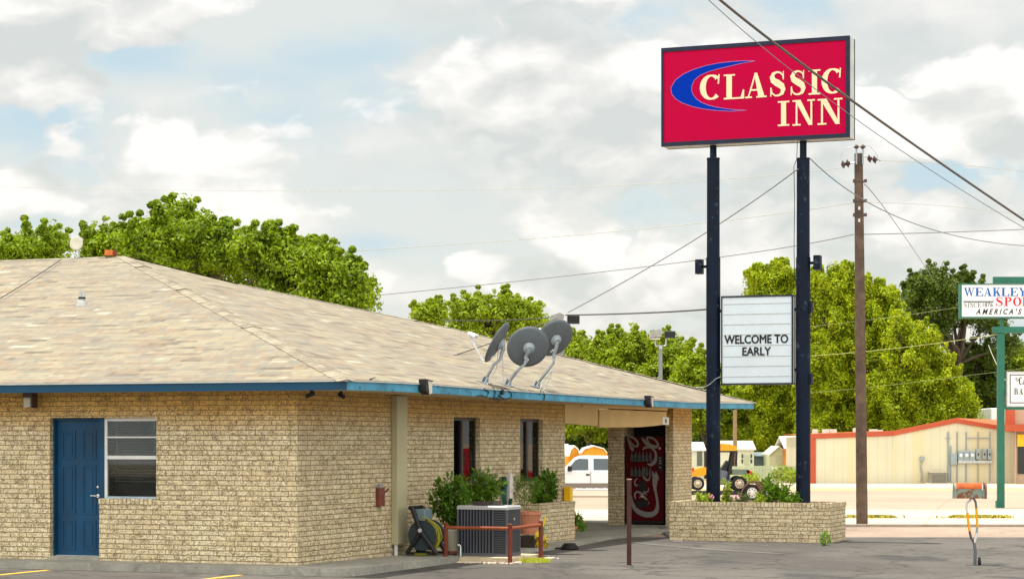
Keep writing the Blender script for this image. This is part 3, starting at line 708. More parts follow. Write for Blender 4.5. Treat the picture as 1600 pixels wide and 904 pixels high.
# a serif alphabet made of strokes, each letter in a unit box
def arc(cx, cy, rx, ry, a0, a1, n=18): return [(cx+rx*math.cos(math.radians(a0+(a1-a0)*i/n)), cy+ry*math.sin(math.radians(a0+(a1-a0)*i/n))) for i in range(n+1)]
def thickarc(cx, cy, rx, ry, a0, a1, wmin, wmax, n=20, asp=1):
    pts = arc(cx, cy, rx, ry, a0, a1, n)
    ws = [wmin+(wmax-wmin)*abs(math.cos(math.radians(a0+(a1-a0)*i/n)))**1.3 for i in range(n+1)]
    return ('a', pts, ws)
def rect(x0, x1, y0, y1): return ('p', [(x0, y0), (x1, y0), (x1, y1), (x0, y1)])
sf = .065
GL = {
 'I': [rect(.28, .72, 0, 1), rect(0, 1, 0, sf), rect(0, 1, 1-sf, 1)],
 'L': [rect(.13, .40, 0, 1), rect(0, .55, 1-sf, 1), rect(0, .95, 0, sf), ('p', [(.80, 0), (1., 0), (1., .36), (.93, .36)])],
 'E': [rect(.13, .40, 0, 1), rect(0, .92, 1-sf, 1), rect(0, .95, 0, sf), rect(.35, .72, .47, .54), rect(.66, .74, .36, .65), ('p', [(.82, 0), (1., 0), (1., .32), (.94, .32)]), ('p', [(.82, 1), (.86, .72), (.92, .72), (.94, 1)])],
 'A': [('p', [(.10, 0), (.17, 0), (.53, 1), (.45, 1)]), ('p', [(.62, 0), (.92, 0), (.56, 1), (.42, 1)]), rect(.24, .70, .28, .35), rect(0, .32, 0, sf), rect(.52, 1, 0, sf)],
 'N': [rect(.14, .22, 0, 1), rect(.80, .88, 0, 1), ('p', [(.10, 1), (.36, 1), (.90, .0), (.72, .0)]), rect(0, .36, 0, sf), rect(0, .3, 1-sf, 1), rect(.66, 1, 1-sf, 1)],
 'C': [thickarc(.50, .5, .40, .465, 48, 315, .07, .26), ('p', [(.80, .62), (.87, .62), (.90, 1), (.84, 1)]), ('p', [(.72, .93), (.86, .72), (.86, .86), (.74, .98)])],
 'S': [('a', [(.83, .72), (.80, .84), (.66, .94), (.48, .965), (.28, .91), (.20, .77), (.27, .64), (.50, .53), (.74, .41), (.83, .27), (.76, .11), (.56, .035), (.36, .045), (.20, .14), (.14, .32)],
          [.05, .06, .07, .08, .13, .20, .25, .28, .26, .20, .14, .08, .07, .06, .05]), ('p', [(.80, .66), (.87, .66), (.87, 1), (.81, .98)]), ('p', [(.10, 0), (.16, .02), (.18, .36), (.10, .36)])],
 'W': [('p', [(.02, 1), (.20, 1), (.38, 0), (.28, 0)]), ('p', [(.28, 0), (.34, 0), (.54, 1), (.48, 1)]), ('p', [(.42, 1), (.58, 1), (.76, 0), (.66, 0)]), ('p', [(.66, 0), (.72, 0), (.94, 1), (.88, 1)]), rect(0, .28, 1-sf, 1), rect(.36, .64, 1-sf, 1), rect(.8, 1, 1-sf, 1)],
 'K': [rect(.13, .38, 0, 1), rect(0, .5, 0, sf), rect(0, .5, 1-sf, 1), ('p', [(.36, .38), (.42, .32), (.86, 1), (.76, 1)]), ('p', [(.44, .55), (.70, .0), (.98, 0), (.62, .66)]), rect(.6, .98, 1-sf, 1), rect(.6, 1, 0, sf)],
 'Y': [rect(.38, .62, 0, .48), rect(.25, .75, 0, sf), ('p', [(.08, 1), (.34, 1), (.62, .42), (.42, .42)]), ('p', [(.54, .48), (.60, .42), (.92, 1), (.84, 1)]), rect(0, .4, 1-sf, 1), rect(.7, 1, 1-sf, 1)],
 'P': [rect(.13, .38, 0, 1), rect(0, .5, 0, sf), rect(0, .4, 1-sf, 1), ('a', arc(.42, .74, .38, .225, 90, -90, 14), [.07+.16*math.sin(math.pi*i/14) for i in range(15)])],
 'B': [rect(.13, .38, 0, 1), rect(0, .4, 0, sf), rect(0, .4, 1-sf, 1), ('a', arc(.42, .75, .34, .215, 90, -90, 14), [.07+.16*math.sin(math.pi*i/14) for i in range(15)]), ('a', arc(.42, .28, .42, .25, 90, -90, 14), [.07+.18*math.sin(math.pi*i/14) for i in range(15)])],
 'R': [rect(.13, .36, 0, 1), rect(0, .48, 0, sf), rect(0, .4, 1-sf, 1), ('a', arc(.40, .75, .34, .215, 90, -90, 14), [.07+.16*math.sin(math.pi*i/14) for i in range(15)]), ('p', [(.45, .52), (.74, 0), (1, 0), (.68, .56)])],
 'O': [('a', arc(.5, .5, .38, .465, 0, 360, 26), [.07+.19*abs(math.cos(2*math.pi*i/26))**1.3 for i in range(27)])],
 'T': [rect(.37, .63, 0, 1), rect(.22, .78, 0, sf), rect(.02, .98, 1-sf, 1), ('p', [(.0, .72), (.05, .72), (.1, 1), (.02, 1)]), ('p', [(.95, .72), (1, .72), (.98, 1), (.9, 1)])],
}
LYR = [0]
def glyph(b, ch, x0, x1, z0, z1, mp, slant=0.0, wk=1.0):
    asp = (x1-x0)/max(z1-z0, 1e-6)
    f = lambda u, v: (x0+(x1-x0)*u, z0+(z1-z0)*v+slant*(u-.5)*(x1-x0))
    for i, pc in enumerate(GL[ch]):
        y = .0004*i
        if pc[0] == 'p':
            pts = [f(*p) for p in pc[1]]; b.poly([mp(a, c, y) for a, c in pts])
        else:
            pts = [f(*p) for p in pc[1]]
            b.ribbon(pts, [w*(x1-x0)*wk for w in pc[2]], y, mp)
b = MB()
for ch, bx in (('C', (95, 128, 117, 156)), ('L', (131, 163, 116, 155)), ('A', (164.5, 198, 114, 153)), ('S', (201, 228.5, 111.5, 151)), ('S', (233, 260, 110, 149)), ('I', (263.5, 282, 109, 148)), ('C', (285, 317.5, 107, 146.5)),
               ('I', (215.5, 233.5, 158, 197)), ('N', (238.5, 273.5, 156, 196)), ('N', (277.5, 316.5, 154, 194.5))):
    a = S_pt(1000+bx[0], 100+bx[3]-100, FY); c = S_pt(1000+bx[1], 100+bx[2]-100, FY)
    # the quoted rows are box corners in the photograph; take the heights at the letter's middle
    xm_ = (a[0]+c[0])/2; z0 = s_z(xm_, FY, bx[3]); z1 = s_z(xm_, FY, bx[2])
    glyph(b, ch, a[0], c[0], z0, z1, lambda p, q, y: (p, FY-.008-y, q), wk=1.35 if ch == 'S' else 1.1)
b.build('lettering', CREAM, cab)

# welcome board hung between the poles
bt = PY_-.13; bk = PY_+.13
l0, r0 = s_on(1126.5, bt), s_on(1238.5, bt); z1 = s_z((l0+r0)/2, bt, 461); z0 = s_z((l0+r0)/2, bt, 600.5)
b = MB(); k = .035
b.box(l0, r0, bt, bk, z0, z0+k); b.box(l0, r0, bt, bk, z1-k, z1); b.box(l0, l0+k*.7, bt, bk, z0+k, z1-k); b.box(r0-k*.7, r0, bt, bk, z0+k, z1-k)
bd = b.build('welcome_board', mat('dark_board_frame', (.02, .022, .035), .5, var=.3, scale=8), SIGN)
BW_ = mat('board_white', (.62, .68, .72), .45, var=.04, scale=2)
MB().box(l0+k*.7, r0-k*.7, bt+.02, bk-.02, z0+k, z1-k).build('board_face', BW_, bd)
MB().box(r0, r0+.012, bt+.05, bk-.04, z0+.03, z1-.05).build('side_strip', CABS, bd)
b = MB()
for yy_ in (474, 490, 506, 522, 539, 556, 571.5, 587.5):
    z_ = s_z((l0+r0)/2, bt, yy_); b.box(l0+.05, r0-.05, bt+.012, bt+.02, z_-.007, z_+.003)
b.build('letter_track', mat('yellowed_track', (.40, .38, .34), .6, var=.3, scale=14), bd)
for a in (l0, r0):
    s = -1 if a == l0 else 1
    for zz_ in (z0+.3, z1-.3):
        MB().box(min(a, a+s*.06), max(a, a+s*.06), PY_-.03, PY_+.03, zz_-.03, zz_+.03).build('bracket', NAVY, bd)
INK = mat('black_lettering', (.01, .01, .012), .6, var=.0)
def board_text(t, px0, px1, py0, py1, nm='lettering'):
    zz0 = s_z((l0+r0)/2, bt, py1); zz1 = s_z((l0+r0)/2, bt, py0); x0, x1 = s_on(px0, bt), s_on(px1, bt)
    o = text_mesh(t, 1., nm, INK, bd, lambda a, c, _: (a, 0, c))
    co = np.array([v.co[:] for v in o.data.vertices]); mn, mx = co.min(0), co.max(0)
    for v in o.data.vertices:
        v.co = ((v.co.x-mn[0])/(mx[0]-mn[0])*(x1-x0)+x0, bt+.010, (v.co.z-mn[2])/(mx[2]-mn[2])*(zz1-zz0)+zz0)
    # heavy letters: the same outlines laid again a few millimetres to each side, each a hair in front of the last
    v0 = [v.co.copy() for v in o.data.vertices]; f0 = [tuple(p.vertices) for p in o.data.polygons]; vs, fs = [], []
    for k, (ox_, oz_) in enumerate(((0, 0), (.006, 0), (-.006, 0), (0, .006), (0, -.006), (.004, .004), (-.004, -.004))):
        fs += [tuple(i+len(vs) for i in f) for f in f0]; vs += [(v.x+ox_, v.y-.0005*k, v.z+oz_) for v in v0]
    me = bpy.data.meshes.new('lettering'); me.from_pydata(vs, [], fs); me.materials.append(INK); o.data = me
board_text('WELCOME TO', 1132, 1231, 523, 536)
board_text('EARLY', 1160, 1204, 542, 554.5)
# a slack cable between board and pole, and conduit on the right pole
b = MB(); zq = s_z(p1, PY_, 590)
b.tube([(p1-.33, PY_-.17, zq-.20), (p1-.15, PY_-.17, zq-.2), (p1-.02, PY_-.16, zq-.13), (p1+.1, PY_-.15, zq-.02), (l0+.0, PY_-.13, zq+.02)], .009, 6); b.build('cable', mat('grey_cable', (.35, .36, .38), .5), SIGN)
b = MB(); zq0 = s_z(p2, PY_, 222)
b.tube([(p2-.11, PY_-.05, zq0), (p2-.12, PY_-.06, zq0-.35), (p2-.17, PY_-.10, zq0-.5), (p2-.16, PY_-.08, zq0-1.2), (p2-.18, PY_-.05, zq0-2.2), (p2-.17, PY_-.03, zq0-2.7)], .008, 6); b.build('cable', BLACK, SIGN)
# ================================================================== THINGS ON AND BY THE MOTEL
def ray_plane(px, py, p0, n_):
    d = Vector(((px-CX)/F_PX, 1, -(py-HY)/F_PX)); o = Vector((0, 0, EYE))
    return o+d*((p0-o).dot(n_)/d.dot(n_))
RN = (U*S + Vector((0, 0, 1))).normalized()          # right slope normal
RP = Lw(OX, 5, ZE)
FN = (-V*S + Vector((0, 0, 1))).normalized(); FP = Lw(0, OY, ZE)
def on_right_roof(px, py): return ray_plane(px, py, RP, RN)
def on_front_roof(px, py): return ray_plane(px, py, FP, FN)
DISH_BACK = mat('dish_back_grey', (.11, .125, .135), .5, var=.12, scale=4)
DISH_GREY = mat('dish_bracket_grey', (.30, .34, .37), .5, .3, var=.15, scale=10)
DISH_PALE = mat('dish_feed_pale', (.70, .72, .74), .5, var=.05)
def mast_d(base): return base.y
def dish(label, foot_px, path_px, centre_px, aim, rad, feed=True, rx=1.0):
    base = on_right_roof(*foot_px)
    D = base.y
    t = thing('satellite_dish', label, 'satellite dish', base, 0, 'satellite dishes on the motel roof')
    loc = lambda x, y, dd=0: P(x, y, D+dd)-base
    aim = Vector(aim).normalized()
    c = loc(*centre_px)
    # mounting foot lying on the slope
    e1 = V.copy(); e2 = RN.cross(e1).normalized()
    b = MB(); pts = [e1*a+e2*q+RN*.006 for a, q in ((-.12, -.10), (.12, -.10), (.16, 0), (.12, .10), (-.12, .10), (-.16, 0))]
    b._a(pts+[p+RN*.012 for p in pts], [tuple(range(6)), tuple(reversed(range(6, 12)))]+[(i, (i+1) % 6, (i+1) % 6+6, i+6) for i in range(6)])
    for q in (-.035, .035):
        b._a([e1*a+e2*(q+w)+RN*h for w in (-.004, .004) for a, h in ((-.08, .018), (.08, .018), (.03, .12), (-.03, .12))], [(0, 1, 2, 3), (7, 6, 5, 4), (0, 4, 5, 1), (1, 5, 6, 2), (2, 6, 7, 3), (3, 7, 4, 0)])
    b.build('foot', DISH_GREY, t)
    mp_ = [RN*.05]+[loc(*p) for p in path_px]
    b = MB(); b.tube(mp_, .026, 10); mst = b.build('mast', DISH_GREY, t, smooth=True)
    j = mp_[-1]; vert = c-aim*.10
    b = MB(); b.tube([j-(j-mp_[-2]).normalized()*.06, j, j*.4+vert*.6, vert+aim*.02], [.036, .036, .034, .03], 10)
    side = aim.cross(Vector((0, 0, 1))).normalized(); upv = side.cross(aim)
    b.lathe([(.11, .0), (.11, .02), (.07, .045), (.05, .07)], 16, c-aim*.015, -aim)
    b.build('bracket', DISH_GREY, t)
    # reflector: shallow bowl with rolled rim
    prof = []; n_ = 8
    vs = []; fs = []; seg = 36
    for k in range(n_+1):
        rr = rad*k/n_
        for i in range(seg):
            a = 2*math.pi*i/seg
            vs.append(c+side*(rr*rx*math.cos(a))+upv*(rr*math.sin(a))+aim*(.16*rad*(k/n_)**2))
    for k in range(n_):
        for i in range(seg): fs.append((k*seg+i, k*seg+(i+1) % seg, (k+1)*seg+(i+1) % seg, (k+1)*seg+i))
    b = MB(); b._a(vs, fs); o = b.build('reflector', DISH_BACK, t, smooth=True)
    sm = o.modifiers.new('thick', 'SOLIDIFY'); sm.thickness = .012
    b = MB(); rim = [c+side*(rad*rx*math.cos(a))+upv*(rad*math.sin(a))+aim*.16*rad for a in [2*math.pi*i/36 for i in range(37)]]
    b.tube(rim, .009, 6, cap=False); b.build('rim', DISH_BACK, t)
    if feed:
        low = c-upv*rad*.97+aim*.12; fp_ = c+aim*rad*1.35-upv*rad*.25
        b = MB(); b.tube([c-upv*rad*.55-aim*.03, low-upv*.03, fp_-upv*.05], [.018, .018, .02], 8); arm = b.build('feed_arm', DISH_PALE, t)
        b = MB()
        for s_ in (-.09, 0, .09):
            b.tube([fp_+side*s_, fp_+side*s_-aim*.10], [.035, .045], 10)
        b.tube([fp_+side*-.11+aim*.03, fp_+side*.11+aim*.03], .03, 8); b.tube([fp_-upv*.06, fp_+aim*.03], .025, 8)
        b.build('feed_horn', DISH_PALE, arm)
    return t, base
d1, b1 = dish('leftmost roof dish, seen edge-on with its pale feed arm to the left', (757, 598), [(771, 570), (781, 562), (785, 548)], (781, 537), (-.86, .18, .50), .40, True)
d2, b2 = dish('middle roof dish, a round grey back facing the street', (793, 602), [(811, 576), (820, 569), (822, 556)], (826, 543), (-.20, .86, .36), .385, True)
d3, b3 = dish('rightmost roof dish, half behind the middle one and tilted upward', (838, 604), [(857, 577), (865, 567), (866, 553)], (868, 530), (-.42, .70, .50), .385, True)
def cable_local(t, base, pts, r, m, name='cable'):
    b = MB(); b.tube([Vector(p)-base for p in pts], r, 6); return b.build(name, m, t)
for t, b_, xs in ((d1, b1, [(779, 545), (776, 575), (760, 602)]), (d1, b1, [(785, 552), (786, 580), (787, 604)]), (d2, b2, [(808, 578), (790, 592), (764, 600)]), (d3, b3, [(864, 578), (856, 598), (848, 611)]), (d3, b3, [(862, 580), (848, 598), (843, 610)])):
    cable_local(t, b_, [P(x, y, b_.y-.02-.25*max(0, (y-590))/20) for x, y in xs], .008, MATS['grey_cable'])
# tangle of black coax on the fascia under the dishes
t = lthing('coax_cables', 'black coaxial cables looping over the fascia under the roof dishes', 'cables', 0, 0)
def fz(px, py, lx=OX+.02):
    ly = on_lx(px, lx); return (lx, ly, Z(lx, ly, py))
b = MB(); rnd = random.Random(3)
for pts in ([(755, 606), (764, 612), (760, 620), (752, 617), (745, 619)], [(770, 604), (774, 613), (771, 621), (778, 622)], [(783, 605), (784, 613), (779, 618), (787, 622)], [(788, 606), (798, 612), (800, 620), (792, 623), (780, 624), (765, 622)], [(776, 624), (782, 622), (777, 628)], [(848, 610), (851, 618), (850, 625)], [(845, 609), (843, 616)]):
    b.tube([fz(*p) for p in pts], .011, 6)
cb = b.build('cable', BLACK, t); b = MB(); b.lathe([(.05, 0), (.05, .03)], 12, fz(784, 612), (1, 0, 0)); b.build('splitter', BLACK, cb)

# small round white dish and plumbing vent on the left slope, chimney pot on the ridge
R0 = on_front_roof(122, 402.5)
Dq = Lw(0, OY+tG, 0)
def on_ridge(px):
    r = (px-CX)/F_PX; a = Lw(0, OY+tG, G[2]); lx = (r*a.y-a.x)/(U.x-r*U.y); return Lw(lx, OY+tG, G[2]+.02)
R0 = on_ridge(123)
t = thing('roof_dish', 'small round white dish on a bent pipe at the roof ridge', 'satellite dish', R0)
WF = mat('white_dish_face', (.60, .56, .45), .5, var=.04)
b = MB(); b.tube([(0, 0, 0), (.0, 0, .12), (.03, 0, .3), (.02, 0, .36)], .022, 8); b.build('mast', STEEL, t)
b = MB(); aim = Vector((-.15, -.95, .1)).normalized(); b.lathe([(.001, .0), (.09, .008), (.145, .035), (.145, .045), (.09, .02), (.001, .012)], 24, (-.03, -.04, .27), aim, cap=False); b.build('reflector', WF, t, smooth=True)
R1 = on_front_roof(128, 476)
t = thing('roof_vent', 'twin grey plumbing vent with a pale flashing on the left roof slope', 'vent', R1)
b = MB(); b.lathe([(.12, -.03), (.09, .05), (.065, .09), (.06, .12)], 18); b.build('flashing', mat('lead_flashing', (.34, .34, .33), .5), t)
b = MB(); b.tube([(-.03, 0, .1), (-.03, 0, .27)], .026, 10); b.build('pipe', STEEL, t)
b = MB(); b.tube([(.04, 0, .1), (.04, 0, .25)], .024, 10); b.build('pipe', STEEL, t)
b = MB(); b.lathe([(.068, .11), (.068, .145)], 14); b.build('collar', BLACK, t)
R2 = on_ridge(174)
t = thing('ridge_cowl', 'small rusty orange cowl sitting on the roof ridge', 'cowl', R2)
b = MB(); b.prism([(-.13, .0), (.12, .0), (.08, .11), (-.12, .12)], -.10, .10, 'y'); b.build('cowl', mat('orange_rust', (.55, .15, .03), .7, var=.3, scale=14), t)
b = MB(); b.prism([(.04, .03), (.09, .0), (.16, .0), (.10, .12), (.07, .12)], -.12, -.105, 'y'); b.build('flap', RUST, t)

# floodlights clipped to the fascia
FLM = mat('floodlight_pale', (.62, .56, .44), .5, var=.1)
def flood(px, label):
    lx = OX+.01; ly = on_lx(px, lx); zz = np.interp(ly, [p[0] for p in fp], [p[1] for p in fp])
    t = lthing('floodlight', label, 'floodlight', lx, ly, float(zz)-.03, 'floodlights on the faded fascia')
    b = MB(); b.prism([(-.02, .06), (.10, .0), (.12, .03), (.06, .24), (-.02, .25)], .0, .13, 'x'); h = b.build('housing', BLACK, t)
    b = MB(); b.prism([(.115, .005), (.30, .02), (.30, .215), (.065, .235)], .004, .10, 'x'); b.build('lamp_face', FLM, h)
    b = MB(); b.prism([(.06, .236), (.32, .216), (.32, .226), (.06, .248)], .0, .12, 'x'); b.build('hood', BLACK, h)
flood(655, 'black floodlight on the light blue fascia above the boxed post')
flood(1007, 'black floodlight on the light blue fascia near the drinks machine')
# security cameras under the eave corner
def scam(px, py, lx, ly, dirx, label):
    t = lthing('security_camera', label, 'camera', lx, ly, zf0, 'security cameras under the eave corner')
    b = MB(); b.tube([(0, 0, 0.01), (0, 0, -.03)], .03, 10); b.build('mount', BLACK, t)
    b = MB(); b.tube([(-dirx*.05, 0, -.035), (dirx*.08, -.03, -.085)], [.03, .036], 10); b.build('camera_body', BLACK, t)
scam(487, 616, on_ly(487, -.35), -.35, -1, 'black security camera under the eave left of the building corner')
scam(533, 616, .55, on_lx(533, .55), .8, 'black security camera under the eave right of the building corner')
# porch light under the left eave
lx_ = on_ly(46, -.25)
t = lthing('eave_lamp', 'boxy eave lamp with a frosted face left of the blue door', 'lamp', lx_, -.25, zf0)
b = MB(); b.box(-.09, .09, -.06, .10, -.06, .01); b.box(.06, .09, -.06, .10, -.235, -.06); b.box(-.09, .09, .07, .10, -.235, -.06); b.build('housing', mat('brown_lamp', (.06, .035, .03), .5), t)
b = MB(); b.box(-.085, .055, -.055, .065, -.225, -.065, .01); b.build('diffuser', mat('frosted_diffuser', (.42, .38, .30), .3), t)
# rusty switch box on the long wall
ly_ = on_lx(591.5, 0)
t = lthing('switch_box', 'small rusty red switch box on the brick wall by the boxed post', 'switch box', 0, ly_, Z(0, ly_, 790))
b = MB(); hh = Z(0, ly_, 761)-Z(0, ly_, 790); b.box(.002, .075, -.12, .10, 0, hh, .008); b.build('box', RUSTY_BOX, t)
b = MB(); b.tube([(.06, .10, hh*.72), (.07, .17, hh*.80), (.08, .23, hh*.93)], .018, 8); b.build('lever', RUSTY_BOX, t)
b = MB(); b.box(.002, .06, -.08, .07, hh, hh+.06); b.build('conduit_hub', mat('grey_hub', (.3, .27, .24), .7), t)

# ---- condenser unit, its pad, rail, hoses and pots
AX0, AX1, AY0, AY1 = on_ly(714, 4.0), on_ly(792.5, 4.0), 4.0, 4.0
AY1 = on_lx(813.5, AX1)
t = lthing('air_conditioner', 'grey louvred air conditioning condenser behind the rust red pipe rail', 'air conditioner', AX0, AY0, .09)
wx, wy = AX1-AX0, AY1-AY0; AH = Z(AX0, AY0, 789)-.09
ACG = mat('condenser_grey', (.095, .10, .115), .45, .2, var=.1); ACD = mat('condenser_dark', (.014, .016, .024), .6, var=.1)
ACT = mat('condenser_top', (.40, .39, .385), .4, .2, var=.05)
b = MB(); b.box(.03, wx-.03, .03, wy-.03, .04, AH-.06); b.build('coil', ACD, t)
b = MB(); b.box(-.005, wx+.005, -.005, wy+.005, 0, .055, .006); b.build('base_pan', ACG, t)
b = MB(); b.box(-.012, wx+.012, -.012, wy+.012, AH-.065, AH, .022); b.build('lid', ACT, t)
b = MB(); cw = .03
for (x, y) in ((0, 0), (wx-cw, 0), (0, wy-cw), (wx-cw, wy-cw)): b.box(x, x+cw, y, y+cw, .055, AH-.065)
n_ = 11; xe = wx*.70
for i in range(1, n_): x = cw+(xe-cw)*i/n_; b.box(x-.009, x+.009, .0, .03, .055, AH-.065)
b.box(xe, xe+.02, 0, .03, .055, AH-.065)
for i in range(24): z = .075+(AH-.16)*i/23; b.box(xe+.02, wx-cw, .004, .02, z, z+.012)
for i in range(1, 13): y = wy*i/13; b.box(wx-.03, wx-.001, y-.008, y+.008, .055, AH-.065); b.box(.001, .03, y-.008, y+.008, .055, AH-.065)
b.build('louvred_cage', ACG, t)
b = MB(); b.lathe([(.025, 0), (.025, .005)], 12, (wx+.002, wy*.5, AH-.23), (1, 0, 0)); b.build('badge', CHROME, t)
b = MB(); b.lathe([(wx*.30, 0), (wx*.30, .012)], 28, (wx/2, wy/2, AH)); b.build('fan_grille', ACD, t)
PX0, PX1, PY0, PY1 = .85, 2.12, 3.62, 5.15
t = lthing('condenser_pad', 'pale concrete pad under the condenser', 'concrete pad', 0, 0, 0)
b = MB(); b.prism([(PX0, PY0), (PX1-.05, PY0), (PX1, PY0+.05), (PX1, PY1), (PX0, PY1)], -.05, .088, 'z'); b.build('pad', mat('pad_concrete', (.52, .42, .28), .9, var=.15, bump=.3), t)
b = MB(); rnd = random.Random(9)
for i in range(420):
    s_ = rnd.random()
    if s_ < .5: x = rnd.uniform(PX0-.3, PX1+.1); y = PY0-abs(rnd.gauss(.0, .09))-.02
    else: x = PX1+abs(rnd.gauss(0, .08))+.02; y = rnd.uniform(PY0-.1, PY1+.35)
    r = rnd.uniform(.012, .03); b.lathe([(r*.6, 0), (r, r*.35), (r*.45, r*.8)], 5, (x, y, 0))
o = b.build('gravel', mat('pale_gravel', (.60, .50, .40), .9, var=.2, scale=20)); o.location = C0; o.rotation_euler = (0, 0, -TH); o['kind'] = 'stuff'
# rail
r2 = (on_ly(797, 3.54), 3.54); r1 = (on_ly(696.5, 3.54), 3.54); r3 = (r2[0], on_lx(845, r2[0]))
t = lthing('pipe_rail', 'rust red three-post pipe rail guarding the condenser', 'rail', 0, 0, 0)
for i, (q, zb0) in enumerate(((r1, .1), (r2, 0.), (r3, .0))):
    b = MB(); b.tube([(q[0], q[1], zb0-.05), (q[0], q[1], .655)], .037, 12); b.lathe([(.043, 0), (.03, .018), (.001, .024)], 12, (q[0], q[1], .655)); b.build('post', RUST, t, smooth=False)
REDP = mat('sunlit_red_pipe', (.25, .062, .022), .6, var=.25, scale=9)  # rails brighter than the posts: sunlight painted into their colour
b = MB(); b.tube([(r1[0], r1[1], .59), (r2[0], r2[1], .59)], .030, 12); b.build('top_rail', REDP, t)
b = MB(); b.tube([(r2[0], r2[1], .59), (r3[0], r3[1], .60)], .030, 12); b.build('top_rail', REDP, t)
# steel pipe stub by the pot
t = lthing('drain_stub', 'short bent white pipe beside the cream pot', 'pipe', on_ly(718, 3.7), 3.7, .1)
b = MB(); b.tube([(.02, 0, 0), (.02, 0, .16), (.0, 0, .19), (-.04, 0, .19)], .014, 8); b.build('pipe', WHITE_METAL, t)
# hose reel cart
hx0 = .55; hy0 = on_lx(668, hx0); t = lthing('hose_reel', 'black hose reel cart with a coiled yellow hose by the boxed post', 'hose reel', hx0, hy0, .115)
GREYB = mat('grey_blue_plastic', (.028, .042, .05), .5, var=.1); YH = mat('yellow_hose', (.27, .25, .02), .5, var=.15)
b = MB(); b.tube([(0, -.22, .33), (0, .10, .33)], .20, 24)
b.build('drum', GREYB, t)
for yq in (-.24, .12):
    b = MB(); b.lathe([(.255, 0), (.265, .01), (.255, .025)], 28, (0, yq, .33), (0, 1, 0)); b.build('flange', GREYB, t)
b = MB(); rnd = random.Random(5)
for k in range(7):
    yy_ = -.2+k*.05; rr = .215+.015*(k % 2)
    b.tube([(rr*math.cos(a), yy_+.04*a/6.28, .33+rr*math.sin(a)) for a in np.linspace(0, 6.28, 26)], .015, 6)
b.tube([(.33*math.cos(a), -.27, .31+.33*math.sin(a)) for a in np.linspace(-1.2, 1.5, 16)], .014, 6)
b.tube([(.36*math.cos(a)-.02, -.26, .30+.31*math.sin(a)) for a in np.linspace(-1.9, 1.2, 16)], .014, 6)
b.tube([(.24, -.25, .02), (.1, -.3, .02), (-.1, -.3, .02), (-.2, -.24, .02)], .014, 6)
b.build('hose', YH, t)
for yq in (-.29, .16):
    b = MB(); b.tube([(-.20, yq, .80), (-.16, yq, .80), (.0, yq, .40), (.30, yq, .02)], .042, 8); b.tube([(.0, yq, .40), (-.26, yq, .02)], .038, 8); b.tube([(-.26, yq, .03), (.3, yq, .03)], .022, 6); b.build('side_frame', BLACK, t)
b = MB(); b.tube([(-.2, -.29, .80), (-.2, .16, .80)], .034, 8); b.tube([(-.05, -.3, .55), (-.05, .16, .55)], .02, 8); b.build('handle', BLACK, t)
b = MB(); b.box(-.13, .07, -.27, .05, .60, .78, .02); b.build('tool_tray', mat('slate_plastic', (.13, .18, .20), .5), t)
b = MB(); b.lathe([(.035, 0), (.035, .02)], 12, (-.0, -.315, .42), (0, -1, 0)); b.build('hub', mat('hub_grey', (.5, .5, .48), .5), t)

# ---- plants
def leaves(cent, rad, n_, size, seed, up=.3, aspect=.45, flat=0.0):
    """n_ small leaf quads through an ellipsoid; returns vertex and face arrays"""
    r = np.random.default_rng(seed)
    d = r.normal(size=(n_, 3)); d /= np.linalg.norm(d, axis=1)[:, None]
    p = cent+d*(r.uniform(.35, 1, n_)**.6)[:, None]*rad
    nrm = d*.6+r.normal(size=(n_, 3))*.6+np.array([0, 0, up]); nrm /= np.linalg.norm(nrm, axis=1)[:, None]
    a = np.cross(nrm, r.normal(size=(n_, 3))); a /= np.linalg.norm(a, axis=1)[:, None]; b_ = np.cross(nrm, a)
    s = size*r.uniform(.6, 1.4, n_)[:, None]
    return np.stack([p-a*s, p-b_*s*aspect+nrm*s*.1, p+a*s, p+b_*s*aspect+nrm*s*.1], 1).reshape(-1, 3)
def leaf_obj(name, arrs, m, parent=None):
    co = np.concatenate(arrs).astype(np.float32); nf = len(co)//4
    me = bpy.data.meshes.new(name); me.vertices.add(len(co)); me.vertices.foreach_set('co', co.ravel())
    me.loops.add(len(co)); me.loops.foreach_set('vertex_index', np.arange(len(co), dtype=np.int32))
    me.polygons.add(nf); me.polygons.foreach_set('loop_start', np.arange(nf, dtype=np.int32)*4)
    me.materials.append(m); me.update(calc_edges=True); me.validate()
    o = bpy.data.objects.new(name, me); COL.objects.link(o)
    if parent is not None: o.parent = parent
    return o
LF_DARK = leaf_mat('leaf_dark', (.025, .085, .008), (.17, .32, .018), .4)
LF_MID = leaf_mat('leaf_mid', (.07, .18, .012), (.24, .40, .03), .4)
LF_YEL = leaf_mat('leaf_yellow_green', (.22, .34, .03), (.42, .48, .05), .4)
LF_PALE = leaf_mat('leaf_variegated', (.09, .16, .05), (.42, .45, .22), .3)
STEM = mat('plant_stem', (.09, .08, .03), .8, var=.2)
def pot(t, r0, r1, h, m, rim=.02, name='pot'):
    b = MB(); b.lathe([(r0, 0), (r1, h-.06), (r1+rim, h-.06), (r1+rim, h), (r1-.01, h), (r1-.02, h-.04), (.001, h-.04)], 20, cap=False); b.lathe([(r0, 0), (.001, 0)], 20, cap=False)
    return b.build(name, m, t)
